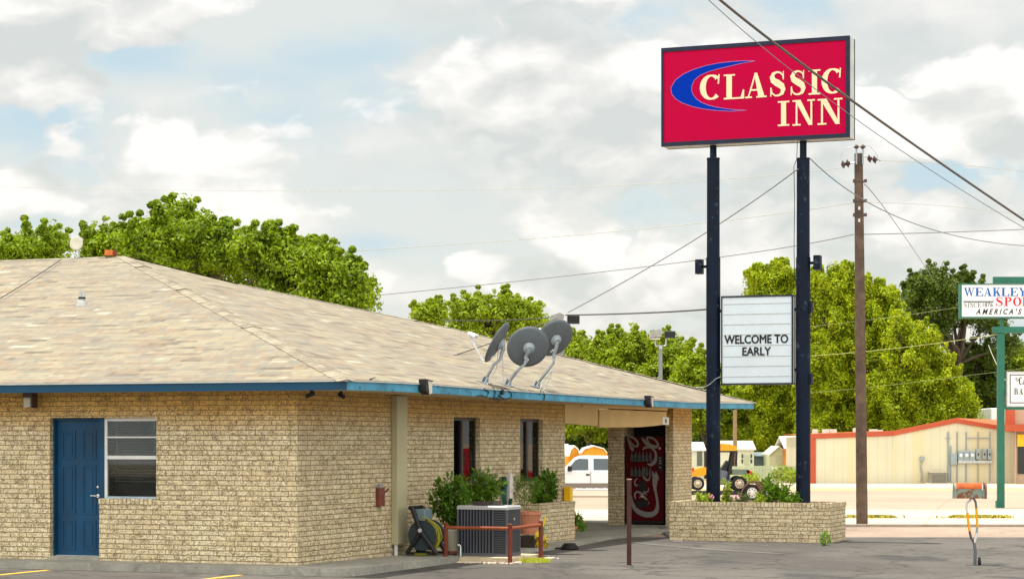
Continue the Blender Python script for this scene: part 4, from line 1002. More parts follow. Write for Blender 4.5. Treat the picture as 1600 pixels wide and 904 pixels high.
def bush(t, blobs, m, seed, size=.04, n_=260, stems=5, z0=.2, name='foliage'):
    """a plant of many thin shoots, each carrying leaves along its outer half"""
    r = np.random.default_rng(seed); P0 = []; DIR = []; b = MB()
    for c, rad in blobs:
        c = np.array(c, float); rad = np.array(rad, float)
        k = max(4, int(n_*(rad[0]*rad[2]/.04)/6))
        for q in range(k):
            d = r.normal(size=3); d /= np.linalg.norm(d)
            tip = c+d*rad*r.uniform(.5, 1.25)+np.array([0, 0, rad[2]*.15])
            root = np.array([c[0]*.25, c[1]*.25, z0]); root = root if q % 3 else c-np.array([0, 0, rad[2]*.8])
            mid = (root+tip)/2+r.normal(size=3)*.03+np.array([0, 0, .03])
            ts = r.uniform(.45, 1., 11); pts = ((1-ts)**2)[:, None]*root+(2*ts*(1-ts))[:, None]*mid+(ts**2)[:, None]*tip
            P0.append(pts+r.normal(size=pts.shape)*size*.35); ax = (tip-root)/max(np.linalg.norm(tip-root), 1e-3); DIR.append(np.repeat(ax[None], 11, 0))
            if q % 4 == 0: b.tube([tuple(root), tuple(mid), tuple(tip)], [.007, .005, .002], 4)
    p = np.concatenate(P0); ax = np.concatenate(DIR); N = len(p)
    a = ax*.5+r.normal(size=(N, 3))*.7+np.array([0, 0, .15]); a /= np.linalg.norm(a, axis=1)[:, None]
    w_ = np.cross(a, r.normal(size=(N, 3))*.5+np.array([0, 0, 1.])); w_ /= np.linalg.norm(w_, axis=1)[:, None]; nn = np.cross(w_, a)
    s_ = size*r.uniform(.6, 1.3, N)[:, None]
    co = np.stack([p, p+a*s_-w_*s_*.42+nn*s_*.1, p+a*s_*2-nn*s_*.15, p+a*s_+w_*s_*.42+nn*s_*.1], 1).reshape(-1, 3)
    leaf_obj(name, [co], m, t); b.build('stem', STEM, t)
CREAMP = mat('cream_pot', (.62, .58, .44), .6, var=.1)
def pxloc(px, lx, ly=None): return on_lx(px, lx)
ky = on_lx(709, .80)
t = lthing('potted_bush', 'large leafy green bush in a cream pot left of the condenser', 'potted plant', .80, ky, .11)
pot(t, .10, .17, .44, CREAMP); b = MB(); b.lathe([(.16, 0), (.19, .04), (.14, .05)], 18, (0, 0, -.0)); b.build('saucer', TERRA, t)
bush(t, [((-.05, 0, .95), (.30, .28, .35)), ((-.24, 0, 1.0), (.20, .2, .24)), ((.10, 0, 1.05), (.22, .22, .28)), ((-.33, .0, .82), (.16, .2, .16)), ((0, 0, .68), (.28, .25, .22)), ((-.36, 0, 1.10), (.12, .12, .12)), ((.08, 0, 1.26), (.12, .12, .14))], LF_DARK, 11, .052, 125)
leaf_obj('pale_blossom', [leaves(np.array((-.12, -.1, .95)), np.array((.3, .2, .25)), 60, .022, 5)], LF_PALE, t)
ky = on_lx(757, .40)
t = lthing('potted_bush', 'broad leafy plant in a dark square pot behind the condenser', 'potted plant', .40, ky, .10)
b = MB(); b.prism([(-.22, 0), (.22, 0), (.26, .85), (-.26, .85)], -.2, .2, 'y'); b.build('pot', mat('brown_grey_pot', (.10, .08, .07), .6), t)
bush(t, [((-.32, 0, .98), (.34, .2, .22)), ((.0, 0, 1.0), (.28, .2, .22)), ((-.05, 0, 1.25), (.22, .15, .16)), ((.22, 0, 1.08), (.16, .15, .2)), ((-.55, 0, .95), (.2, .2, .2))], LF_MID, 21, .062, 120, z0=.7)
leaf_obj('pale_leaves', [leaves(np.array((.02, -.12, 1.25)), np.array((.26, .12, .18)), 110, .035, 6)], LF_PALE, t)
ky = on_lx(811, .75)
t = lthing('potted_conifer', 'feathery dark green plant in a terracotta pot right of the condenser', 'potted plant', .95, on_lx(825, .95), .08)
pot(t, .16, .24, .42, TERRA)
t2 = t
b = MB(); b.lathe([(.20, 0), (.22, .40)], 14, (0, 0, -.1)); 
leaf_obj('foliage', [leaves(np.array((-.04, 0, .80)), np.array((.27, .22, .28)), 1300, .022, 31, aspect=.25), leaves(np.array((-.17, .0, .98)), np.array((.13, .15, .17)), 330, .022, 32, aspect=.25), leaves(np.array((.16, .0, .92)), np.array((.16, .2, .16)), 500, .022, 33, aspect=.25)], LF_DARK, t)
# wait for no support: a wooden crate raises the pot
b = MB(); b.box(-.2, .2, -.2, .2, 0.0, .36)
for i in range(4): b.box(-.21, .21, -.215, -.2, .02+i*.09, .08+i*.09)
lift = .36
for ch in t.children: ch.location.z += lift-.12
ct = lthing('wooden_crate', 'dark wooden crate under the terracotta pot', 'crate', .95, on_lx(825, .95), .05); b.build('crate', mat('dark_crate', (.05, .035, .025), .9, var=.3), ct); 
for ch in ct.children: ch.scale.z = .66
# wall hose hanger
ly_ = on_lx(796, .12)
t = lthing('hose_hanger', 'tall white hose hanger with green hose on the wall between the windows', 'hose hanger', 0, ly_, Z(.1, ly_, 786))
GH = mat('green_hose', (.02, .10, .08), .5)
b = MB(); pr = [(-.085, .10), (.085, .10), (.09, .45), (.07, .56), (0, .60), (-.07, .56), (-.09, .45)]; b.prism(pr, .10, .16, 'x'); b.build('cover', mat('off_white_plastic', (.6, .56, .52), .5), t)
b = MB()
for k in range(6): b.tube([(.05+.012*k, (.20-.006*k)*math.cos(a), .18+.22*math.sin(a)*(1 if math.sin(a) > 0 else 1.2)) for a in np.linspace(0, 6.28, 24)], .014, 6)
b.build('hose', GH, t)
b = MB(); b.tube([(.0, -.16, .40), (.10, -.16, .40)], .12, 16); b.build('reel_hub', mat('dark_green_plastic', (.01, .035, .03), .5), t)
# plants of the flower box
t = lthing('leafy_shrub', 'tall upright leafy shrub growing in the brick flower box', 'shrub', .2, on_lx(853, .2), .73)
bush(t, [((-.05, 0, .25), (.12, .3, .2)), ((0, .05, .55), (.12, .22, .18)), ((0, .18, .35), (.12, .22, .25)), ((0, -.12, .12), (.12, .3, .14)), ((.05, .32, .62), (.06, .1, .08))], LF_DARK, 41, .062, 300, z0=0)
leaf_obj('pale_leaves', [leaves(np.array((.05, .05, .4)), np.array((.1, .3, .3)), 50, .04, 8)], LF_PALE, t)
t = lthing('trailing_plant', 'small trailing plant in a clay pot at the right end of the flower box', 'potted plant', .35, fb_+.22, wz(11))
pot(t, .07, .10, .26, TERRA)
bush(t, [((.10, .1, .36), (.12, .12, .14)), ((.16, .2, .22), (.10, .1, .10)), ((.05, .05, .48), (.05, .06, .08))], LF_MID, 51, .035, 420, stems=3, z0=.2)
# yellow post at the end of the wall
t = lthing('yellow_bollard', 'bright yellow bollard cover just past the flower box', 'bollard', -.0+.12, wend+.30, 0)
t.location = Lw(.12, on_lx(888, .12), 0)
b = MB(); zz_ = Z(.12, on_lx(888, .12), 760); b.box(-.075, .075, -.075, .075, .02, zz_, .012); b.build('sleeve', YELLOW, t)
# sunflower windsock ornament
t = lthing('sunflower_ornament', 'yellow fabric sunflower ornament leaning by the terracotta pot', 'garden ornament', 1.15, on_lx(843, 1.15), wz(8))
YF = mat('sunflower_yellow', (.75, .55, .02), .6, var=.15); 
def petals(b, c, r, n_=11, tilt=.15):
    for i in range(n_):
        a = 2*math.pi*i/n_; w = .3
        b.quad((c[0]+.01*i % 2, c[1]+r*.35*math.cos(a-w), c[2]+r*.35*math.sin(a-w)), (c[0]+tilt*.2, c[1]+r*math.cos(a), c[2]+r*math.sin(a)), (c[0], c[1]+r*.35*math.cos(a+w), c[2]+r*.35*math.sin(a+w)), (c[0]-.01, c[1], c[2]))
b = MB(); petals(b, (0, -.18, .16), .19); b.build('petals', YF, t)
b = MB(); b.lathe([(.07, 0), (.05, .03), (.001, .035)], 14, (.005, -.18, .16), (1, 0, 0)); b.build('seed_head', mat('seed_brown', (.09, .035, .015), .8), t)
b = MB(); petals(b, (.05, .10, .10), .15); b.build('petals', YF, t)
b = MB(); b.lathe([(.05, 0), (.035, .03), (.001, .035)], 12, (.055, .10, .10), (1, 0, 0)); b.build('seed_head', MATS['seed_brown'], t)
b = MB(); b.prism([(.02, .22), (.16, .22), (.20, .50), (.10, .40)], .02, .03, 'x'); b.build('leaf', mat('fabric_green', (.02, .28, .06), .6), t)
b = MB(); b.prism([(.06, .36), (.22, .46), (.24, .62), (.12, .50)], .032, .04, 'x'); b.build('petal_tip', YF, t)
b = MB(); b.tube([(.0, .08, .0), (.02, .12, .4)], .012, 6); b.build('stake', GH, t)
# dark coil lying on the asphalt
q = P(890, 858, gD(858)); t = thing('rubber_coil', 'small dark rubber coil lying on the asphalt beside the pad', 'rubber coil', q)
b = MB()
for k in range(3): b.tube([((.16-.03*k)*math.cos(a), (.16-.03*k)*math.sin(a), .03+.035*k) for a in np.linspace(0, 6.28, 20)], .025, 6)
b.tube([(-.14, 0, .03), (-.4, .05, .02), (-.7, -.05, .02)], .014, 6); b.build('coil', BLACK, t)
# grass tufts
def tuft(name, label, loc, w, h, n_, m, seed, cat='grass tuft', group=None):
    r = random.Random(seed); co = []
    for i in range(n_):
        a = r.uniform(0, 6.28); rr = r.random()**.5; x, y = rr*w*math.cos(a), rr*w*.5*math.sin(a)
        l = h*r.uniform(.5, 1.1); dx, dy = r.uniform(-.6, .6)*l, r.uniform(-.4, .4)*l; q_ = .006
        co.append(np.array([(x-q_, y, 0), (x+q_, y, 0), (x+dx*.5+q_*.6, y+dy*.5, l*.7), (x+dx, y+dy, l)]))
    o = leaf_obj(name, co, m); o.location = loc; tag(o, label, cat, group); return o
GRY = leaf_mat('straw_green', (.42, .50, .03), (.62, .62, .10), .3)
tuft('grass_tuft', 'bright yellow-green grass tuft at the foot of the condenser pad', P(836, 878, gD(878)), .26, .09, 450, GRY, 2)
for i, (x, y, w_, l_) in enumerate(((1290, 849, .07, 'small green weed sprouting at the planter corner'),)):
    q = P(x, y, 43.3); q.z = 0
    t = thing('weed', l_, 'weed', q); leaf_obj('leaves', [leaves(np.array((0, 0, .14)), np.array((.12, .10, .16)), 130, .035, 77)], LF_MID, t)
# ---- drinks machine
VR = mat('vending_red', (.075, .003, .005), .5, spec=.1, var=.1); VW = mat('vending_white', (.20, .19, .18), .5, var=.05)
va, vb = on_ly(977, lyA+.1), on_ly(1037.5, lyA+.1)
vw = vb-va; vz0 = zl((va+vb)/2, lyA+.1, 817); vz1 = zl((va+vb)/2, lyA+.1, 681)
t = lthing('drinks_machine', 'tall red drinks vending machine with white script in the brick alcove', 'vending machine', va, lyA+.1, vz0)
H_ = vz1-vz0
b = MB(); b.box(0, vw, .02, .72, .0, H_, .01); b.build('cabinet', BLACK, t)
b = MB(); b.box(.02, vw-.02, .0, .019, .07, H_-.02, .004); dr_ = b.build('door', VR, t)
def vmap(x, y):                                       # photo position -> machine front
    X = on_ly(960+x/5.02, lyA+.1)-va; return X, zl(va+X, lyA+.1, 650+y/5.02)-vz0
vm = lambda a, c, y: (a, -.004-y, c)
def vrib(pts, ws, y=0): 
    q = [vmap(*p) for p in pts]; k = .0037
    B_.ribbon(q, [w*k for w in ws], y, vm)
def smooth(pts, n_=6):
    out = []
    for i in range(len(pts)-1):
        p0 = pts[max(i-1, 0)]; p1_ = pts[i]; p2_ = pts[i+1]; p3 = pts[min(i+2, len(pts)-1)]
        for k in range(n_):
            t_ = k/n_; out.append(tuple(.5*((2*p1_[j])+(-p0[j]+p2_[j])*t_+(2*p0[j]-5*p1_[j]+4*p2_[j]-p3[j])*t_*t_+(-p0[j]+3*p1_[j]-3*p2_[j]+p3[j])*t_**3) for j in range(3)))
    out.append(pts[-1]); return out
B_ = MB()
for k, S_ in enumerate((
    [(108, 195, 8), (105, 170, 12), (125, 160, 12), (160, 175, 12), (185, 210, 12), (180, 232, 12), (155, 232, 12), (130, 205, 10), (118, 180, 8)],
    [(110, 190, 8), (122, 225, 14), (140, 255, 22), (152, 270, 4)],
    [(215, 165, 4), (232, 190, 18), (262, 218, 24), (300, 236, 24), (330, 238, 20), (342, 222, 14), (325, 190, 12), (292, 168, 12), (262, 165, 12), (255, 180, 10), (275, 205, 6)],
    [(222, 262, 6), (240, 245, 16), (275, 240, 14), (305, 258, 14), (325, 290, 16), (325, 330, 20), (312, 360, 26), (285, 378, 18), (258, 368, 6)],
    [(300, 430, 4), (312, 470, 22), (318, 510, 34), (318, 560, 22), (330, 620, 16), (338, 680, 18), (330, 740, 28), (290, 768, 34), (230, 765, 34), (175, 735, 30), (140, 680, 24), (128, 620, 14), (128, 590, 4)],
    [(325, 430, 4), (335, 480, 24), (345, 502, 3)],
    [(165, 500, 6), (180, 485, 12), (160, 510, 12), (170, 545, 10), (185, 530, 4)],
    [(200, 505, 5), (200, 560, 10), (225, 585, 8), (262, 590, 8), (270, 560, 5)],
    [(168, 650, 5), (160, 615, 12), (175, 590, 12), (205, 600, 14), (232, 630, 14), (255, 655, 12), (275, 685, 4)],
    [(195, 640, 4), (215, 615, 14), (240, 600, 8), (255, 620, 4)],
    [(240, 400, 4), (230, 470, 12), (262, 500, 14), (285, 470, 4)])):
    q = smooth(S_); vrib([(p[0], p[1]) for p in q], [max(p[2], 1) for p in q], .0003*k)
B_.build('white_script', VW, dr_)
B_ = MB(); rnd = random.Random(2)
bl = mat('selection_bottles', (.07, .08, .08), .3, var=.2)
for row_y in (315, 432):
    for i in range(6):
        x0, y0 = vmap(128+i*29, row_y+38); x1, y1 = vmap(128+i*29+21, row_y-38); xm_ = (x0+x1)/2
        B_ = MB(); B_.prism([(x0, y0), (x1, y0), (x1, y0+(y1-y0)*.62), (xm_+.012, y0+(y1-y0)*.8), (xm_+.012, y1), (xm_-.012, y1), (xm_-.012, y0+(y1-y0)*.8), (x0, y0+(y1-y0)*.62)], -.016, -.008, 'y'); B_.build('selection_picture', bl, dr_)
B_ = MB(); x0, y0 = vmap(340, 425); x1, y1 = vmap(378, 310); B_.box(x0, x1, -.02, -.003, y0, y1, .004); pnl = B_.build('coin_panel', BLACK, dr_)
for yy_ in (330, 352, 372, 405): B_ = MB(); a, c = vmap(352, yy_); a2, c2 = vmap(370, yy_-10); B_.box(a, a2, -.024, -.021, c, c2); B_.build('button', mat('panel_grey', (.2, .2, .2), .4), pnl)
B_ = MB(); x0, y0 = vmap(168, 712); x1, y1 = vmap(268, 655); B_.box(x0, x1, -.012, -.005, y0, y1, .003); B_.build('delivery_door', BLACK, dr_)
B_ = MB(); x0, y0 = vmap(195, 585); x1, y1 = vmap(250, 508); B_.box(x0, x1, -.0135, -.006, y0, y1, .002); B_.build('hatch', BLACK, dr_)
for xx, yy_ in ((357, 250), (222, 628)):
    x0, y0 = vmap(xx, yy_); B_ = MB(); B_.lathe([(.028, 0), (.028, .004)], 14, (x0, -.016, y0), (0, -1, 0)); B_.build('round_badge', mat('badge_pale', (.5, .35, .3), .5), dr_)
# ---- pipe bollard in the lot
q = P(983, 885, gD(885)); q.z = 0
t = thing('pipe_bollard', 'thin rusty pipe bollard standing alone in the asphalt lot', 'bollard', q)
b = MB(); hh = (885-749)/F_PX*q.y; b.tube([(0, 0, -.05), (0, 0, hh)], .038, 14); b.build('pipe', mat('dark_rusty_pipe', (.055, .02, .018), .65, var=.35, scale=6, bump=.3), t)
b = MB(); b.lathe([(.043, hh), (.046, hh+.002), (.046, hh+.015), (.001, hh+.018)], 14); b.build('cap', mat('worn_cap', (.35, .22, .18), .6), t)
b = MB(); b.lathe([(.075, 0.001), (.06, .02), (.045, .03)], 12); b.build('collar', ASPH, t)
# ---- mailbox on a forked post
q = P(1523, 882, gD(882)); q.z = 0; Dm = q.y
t = thing('mailbox', 'rust-topped grey mailbox on a forked pipe post', 'mailbox', q)
mx = lambda x, y: ((x-1523)/F_PX*Dm, 0, (882-y)/F_PX*Dm)
MG = mat('mailbox_grey_green', (.22, .27, .22), .6, var=.15, scale=6)
MR = mat('mailbox_rust', (.50, .10, .015), .75, var=.25, scale=10, col2=(.22, .05, .02), fac=(7, .45, .62))
x0, z0 = mx(1491, 778)[0], mx(0, 778)[2]; x1 = mx(1537, 0)[0]; zt = mx(0, 754)[2]; hw = .085
zm = z0+(zt-z0)*.62
lowp = [(-hw, z0), (hw, z0), (hw, zm), (-hw, zm)]
b = MB(); b.prism(lowp, x0, x1, 'x'); bx_ = b.build('box', mat('mailbox_side', (.20, .25, .20), .6, var=.15, scale=6, col2=(.20, .06, .02), fac=(5.5, .50, .56)), t)
top = [(hw+.003, zm)]+[((hw+.003)*math.cos(a), zm+(zt-zm)*math.sin(a)) for a in np.linspace(.1, math.pi-.1, 11)]+[(-hw-.003, zm)]
b = MB(); b.prism(top, x0+.02, x1-.02, 'x'); b.build('roof', MR, bx_)
b = MB(); b.prism([(-hw-.008, z0-.005), (hw+.008, z0-.005), (hw+.008, zm)]+[((hw+.01)*math.cos(a), zm+(zt-zm+.008)*math.sin(a)) for a in np.linspace(0.05, math.pi-.05, 11)]+[(-hw-.008, zm)], x1-.0, x1+.035, 'x'); b.build('door', mat('mailbox_door', (.18, .07, .045), .6, var=.3, scale=9), bx_)
b = MB(); b.prism([(-hw-.004, z0-.002), (hw+.004, z0-.002), (hw+.004, zm+.01)]+[((hw+.004)*math.cos(a), zm+(zt-zm-.004)*math.sin(a)) for a in np.linspace(0.15, math.pi-.15, 9)]+[(-hw-.004, zm+.01)], x0-.012, x0+.02, 'x'); b.build('back_panel', MG, bx_)
b = MB(); b.box(x1-.05, x1-.03, -hw-.012, -hw-.004, zm-.02, zt-.01); b.build('latch', CHROME, bx_)
def segs(pts, r, m, name): b = MB(); b.tube(pts, r, 10); return b.build(name, m, t)
PG = mat('dark_grey_pipe', (.12, .14, .15), .5, .3, var=.2); OR = mat('orange_tape', (.80, .34, .01), .6, var=.1); WP = mat('white_pipe', (.6, .6, .58), .5)
M = lambda x, y: Vector(mx(x, y))
r = .020
segs([M(1523, 884), M(1524, 860), M(1522, 847)], .026, PG, 'post'); segs([M(1522, 847), M(1517, 839), M(1515, 829)], r, mat('rusty_fork', (.12, .07, .06), .6), 'fork')
segs([M(1515, 829), M(1513, 815), M(1511.5, 800)], r+.002, OR, 'tape_band'); segs([M(1511.5, 800), M(1510, 792), M(1511, 785), M(1516, 781), M(1518, 777)], r-.001, WP, 'fork')
segs([M(1522, 848), M(1524, 841), M(1526, 832)], r, WP, 'fork'); segs([M(1526, 832), M(1527, 823)], r, MATS['dish_bracket_grey'], 'fork'); segs([M(1527, 823), M(1526.5, 808), M(1525.5, 793)], r+.002, OR, 'tape_band'); segs([M(1525.5, 793), M(1524.5, 784), M(1522, 779), M(1519, 777)], r-.001, PG, 'fork')
b = MB(); b.tube([(0.05, -.04, .05), (.09, -.04, .05)], .05, 10); b.tube([(.07, -.04, .05), (.07, -.04, .13)], .02, 8); b.build('base_clamp', BLACK, t)
# ---- plants in the long planter
def inpl(px, sy): sx = s_on(px, sy); return S0+U*sx+V*sy+Vector((0, 0, .70))
t = thing('yellow_flower', 'small yellow-green plant at the left end of the long planter', 'plant', inpl(1097, .4), -TH)
bush(t, [((0, 0, .16), (.16, .12, .13)), ((.12, 0, .12), (.1, .1, .1))], LF_YEL, 61, .03, 500, stems=3, z0=0)
t = thing('spiky_weed', 'tall spiky yellow weed beside the left sign pole', 'weed', inpl(1136, .35), -TH)
bush(t, [((0, 0, .12), (.10, .10, .12)), ((.02, 0, .34), (.05, .05, .16)), ((-.05, 0, .5), (.04, .04, .06))], LF_YEL, 62, .035, 700, stems=3, z0=0)
PINK = mat('pink_petals', (.75, .25, .45), .6, var=.1)
for i, (px, l_) in enumerate(((1112, 'pink flower against the left sign pole'), (1150, 'faint pink blossoms right of the spiky weed'))):
    t = thing('pink_flower', l_, 'flower', inpl(px, .3), -TH)
    leaf_obj('petals', [leaves(np.array((0, 0, .20)), np.array((.06+.09*i, .05, .05)), 26+20*i, .018, 90+i)], PINK, t)
    b = MB(); rr = random.Random(i)
    for k in range(6): x = rr.uniform(-.05, .05)*(1+2*i); b.tube([(x*.3, 0, 0), (x, 0, .2)], .004, 4)
    b.build('stem', STEM, t)
t = thing('pale_shrub', 'low pale green shrub in the middle of the planter', 'shrub', inpl(1160, .5), -TH)
bush(t, [((0, 0, .15), (.20, .12, .12))], LF_PALE, 63, .03, 420, stems=3, z0=0)
t = thing('green_shrub', 'bright green leafy shrub in the planter beside the right pole', 'shrub', inpl(1222, .5), -TH)
bush(t, [((.12, 0, .22), (.22, .15, .20)), ((-.18, 0, .36), (.22, .12, .14)), ((.25, .0, .12), (.18, .12, .12)), ((-.3, 0, .5), (.14, .1, .1)), ((-.45, 0, .12), (.14, .1, .12))], LF_MID, 64, .045, 330, stems=7, z0=0)
t = thing('spiky_weed', 'small leafy weed just left of the bright shrub', 'weed', inpl(1187, .4), -TH)
bush(t, [((0, 0, .13), (.12, .10, .14))], LF_YEL, 65, .035, 450, stems=3, z0=0)
# ================================================================== TREES
BARK = mat('bark', (.10, .08, .06), .95, var=.35, scale=4, bump=.6, bscale=12)
T_BROAD = leaf_mat('leaf_pecan', (.045, .10, .003), (.34, .46, .008), .43)
T_WILLOW = leaf_mat('leaf_willow', (.07, .14, .003), (.56, .64, .012), .48)
T_OAK = leaf_mat('leaf_oak', (.018, .045, .004), (.16, .23, .018), .35)
T_MIXED = leaf_mat('leaf_mixed', (.055, .12, .003), (.44, .54, .012), .44)
def tree(label, D, blobs, m, leaf, dens, seed, trunk_px, group, depth=1.0, clump=.55, limb=True, trunk_r=.28, cover=1.0, name='broadleaf_tree', up=.3, limb_r=1.0, drop=0.0):
    """crown from blobs given as photo positions; every blob becomes several lumps spread in depth, every lump many leaf clumps"""
    r = np.random.default_rng(seed); s = D/F_PX
    base = P(trunk_px, 700, D); base.z = g(D)
    t = thing(name, label, 'tree', base, 0, group)
    bx = [(x, y, rr) for x, y, rr in blobs]
    xs = np.array([b[0] for b in bx]); W_ = (xs.max()-xs.min())*s/2+1
    cl = []; mains = []
    for (x, y, rr) in bx:
        c = P(x, y, D)-base; R = rr*s
        offs = [(0, 1.0)]
        dd = depth*max(R, min(W_*.8, 4.))*math.sqrt(max(.1, 1-((x-xs.mean())*s/(W_+.5))**2))
        offs += [(-.75*dd, .85), (.75*dd, .85)]
        for o_, k in offs:
            cc = np.array([c.x+r.normal()*.15*R, c.y+o_, c.z-abs(o_)*.12]); mains.append((cc, R*k))
            n_ = max(5, int(11*(R*k/1.2)**2*dens))
            d = r.normal(size=(n_, 3)); d[:, 2] = d[:, 2]*.9+.15; d /= np.linalg.norm(d, axis=1)[:, None]
            rad = R*k*np.where(r.random(n_) < .14, r.uniform(1.0, 1.16, n_), r.uniform(.6, 1.04, n_))
            for q in range(n_): cl.append((cc+d[q]*rad[q], clump*r.uniform(.6, 1.25)))
    for cc, R in mains:                              # leading shoots break the round outline
        for q in range(int(2+3*(drop > 0))):
            a_ = r.normal()*.5; h_ = R*r.uniform(.75, .95)
            for st_ in range(3): cl.append((cc+np.array([math.sin(a_)*(h_+st_*clump*.5), r.normal()*.3, math.cos(a_)*(h_+st_*clump*.55)]), clump*(.5-.12*st_)))
    C_ = np.array([c for c, _ in cl]); Rr = np.array([q for _, q in cl])
    per = int(155*cover); leaf *= .47
    N = len(cl)*per
    cidx = np.repeat(np.arange(len(cl)), per)
    d = r.normal(size=(N, 3)); d /= np.linalg.norm(d, axis=1)[:, None]
    rr_ = r.uniform(.25, 1, N)**.5
    p = C_[cidx]+d*(Rr[cidx]*rr_)[:, None]*np.array([1, 1, .8])
    if drop: p[:, 2] -= drop*rr_*np.abs(r.normal(size=N))*.6
    nrm = d*.8+r.normal(size=(N, 3))*.45+np.array([0, 0, up]); nrm /= np.linalg.norm(nrm, axis=1)[:, None]
    a = np.cross(nrm, r.normal(size=(N, 3))); a /= np.linalg.norm(a, axis=1)[:, None]; b_ = np.cross(nrm, a)
    sz = leaf*r.uniform(.6, 1.4, N)[:, None]
    keep = p[:, 2]+base.z > g(D)+.3
    w1_ = 2.2/clump; hol = np.sin(p[:, 0]*w1_*.55+seed+.6*np.sin(p[:, 2]*w1_*.4))*np.sin(p[:, 2]*w1_*.6+1.3*seed)*np.sin(p[:, 1]*w1_*.5+.7*seed)
    keep &= (hol < .26) | (r.random(N) < .12)       # hollows between the boughs
    co = np.stack([p-a*sz, p-b_*sz*.55+nrm*sz*.12, p+a*sz, p+b_*sz*.55+nrm*sz*.12], 1)[keep].reshape(-1, 3)
    leaf_obj('crown', [co], m, t)
    # trunk and limbs
    b = MB(); zc_ = np.mean([c[2] for c, _ in mains]); zlow = min(c[2]-R for c, R in mains)
    fork = max(zlow+.6, zc_*.35); wob = lambda: r.normal()*.12
    b.tube([(0, 0, -.1), (wob(), wob(), fork*.3), (wob(), wob(), fork*.65), (0, 0, fork)], [trunk_r*1.3, trunk_r, trunk_r*.85, trunk_r*.75], 10)
    tr = b.build('trunk', BARK, t, smooth=True)
    if limb:
        b = MB(); L_ = mains if len(mains) < 16 else [mains[i] for i in r.choice(len(mains), 16, replace=False)]
        for c, R in L_:
            mid = np.array([c[0]*.45+wob()*2, c[1]*.45+wob()*2, fork+(c[2]-fork)*.4+.2])
            q = trunk_r*.5*limb_r
            b.tube([(0, 0, fork-.1), tuple(mid*.5+np.array([0, 0, fork])*.5), tuple(mid), tuple((mid+c)/2+r.normal(size=3)*.2), tuple(c)], [q, q*.85, q*.65, q*.45, q*.25], 7)
            for k in range(4):
                e = c+r.normal(size=3)*R*.55
                b.tube([tuple((mid+c)/2), tuple((c+e)/2+r.normal(size=3)*.1), tuple(e)], [q*.3, q*.2, q*.08], 5)
        b.build('limbs', BARK, tr, smooth=True)
    return t
GB = 'trees behind the motel roof'
tree('small broadleaf tree showing at the far left behind the roof ridge', 84, [(-20, 402, 30), (20, 402, 28), (55, 393, 30), (88, 396, 30), (10, 430, 40), (70, 440, 45)], T_BROAD, .15, 1.1, 1, 45, GB)
tree('tallest rounded green tree behind the peak of the motel roof', 78, [(158, 401, 30), (182, 387, 26), (222, 385, 34), (252, 365, 30), (283, 357, 32), (302, 375, 34), (335, 385, 30), (362, 393, 26), (250, 408, 42), (310, 400, 44), (200, 405, 40), (355, 405, 40), (270, 440, 50), (150, 425, 35)], T_BROAD, .15, 1.1, 2, 265, GB, trunk_r=.36)
tree('middle broadleaf tree stepping down right of the tallest one', 76, [(392, 390, 24), (415, 402, 28), (438, 398, 28), (462, 412, 28), (485, 420, 24), (400, 430, 36), (445, 440, 38), (480, 445, 30), (420, 460, 34)], T_BROAD, .15, 1.1, 3, 430, GB)
tree('right end broadleaf tree of the row behind the roof', 74, [(501, 418, 24), (512, 426, 26), (535, 438, 26), (554, 451, 20), (516, 456, 30), (537, 464, 28), (562, 468, 11), (496, 471, 30), (544, 481, 24)], T_BROAD, .15, 1.15, 4, 540, GB)
GM = 'trees beyond the far side of the motel'
tree('little tree top poking up left of the yellow-green tree behind the roof', 96, [(665, 490, 12), (684, 488, 12), (672, 500, 18), (655, 492, 7)], T_MIXED, .14, 1.6, 5, 673, GM, clump=.4)
tree('yellow-green tree behind the three roof dishes', 88, [(725, 488, 14), (745, 482, 17), (733, 505, 22), (770, 500, 22), (788, 482, 20), (810, 488, 18), (826, 496, 18), (795, 508, 26), (745, 520, 26), (838, 512, 14)], T_MIXED, .13, 1.5, 6, 780, GM, clump=.42)
tree('round tree just right of the rightmost roof dish', 195, [(890, 640, 34), (930, 650, 34), (890, 548, 18), (912, 556, 22), (935, 558, 24), (905, 590, 40), (940, 600, 42)], T_MIXED, .28, 1.2, 7, 920, GM, clump=.9)
tree('broad tree behind the thin lamp post', 198, [(965, 544, 22), (990, 540, 20), (1005, 552, 22), (1045, 548, 24), (1060, 560, 24), (980, 580, 36), (1030, 590, 40), (1010, 620, 44), (960, 625, 40), (1000, 660, 34), (1040, 655, 34)], T_MIXED, .28, 1.2, 8, 1000, GM, clump=.9)
tree('tree filling the gap left of the left sign pole', 192, [(1085, 575, 24), (1100, 592, 26), (1075, 610, 34), (1120, 615, 36), (1150, 620, 30), (1110, 650, 36), (1160, 655, 32)], T_MIXED, .28, 1.2, 9, 1100, GM, clump=.9)
GD_ = 'dark trees behind the sheds'
tree('dark tree seen through the porch opening above the white pickup', 215, [(880, 610, 44), (925, 600, 46), (900, 650, 46), (950, 650, 44), (880, 690, 34), (940, 690, 34)], T_OAK, .34, 1.0, 10, 905, GD_, clump=1.1, trunk_r=.5)
tree('dark tree between the left sign pole and the house', 210, [(1085, 665, 36), (1130, 650, 40), (1175, 640, 44), (1140, 690, 30), (1190, 690, 30), (1095, 700, 26)], T_OAK, .34, 1.0, 11, 1150, GD_, clump=1.1, trunk_r=.5)
tree('dark tree above the grey shed beside the right sign pole', 205, [(1215, 640, 42), (1250, 650, 40), (1220, 690, 32), (1265, 690, 30)], T_OAK, .34, 1.0, 12, 1225, GD_, clump=1.1, trunk_r=.5)
GW = 'yellow-green willows behind the sign'
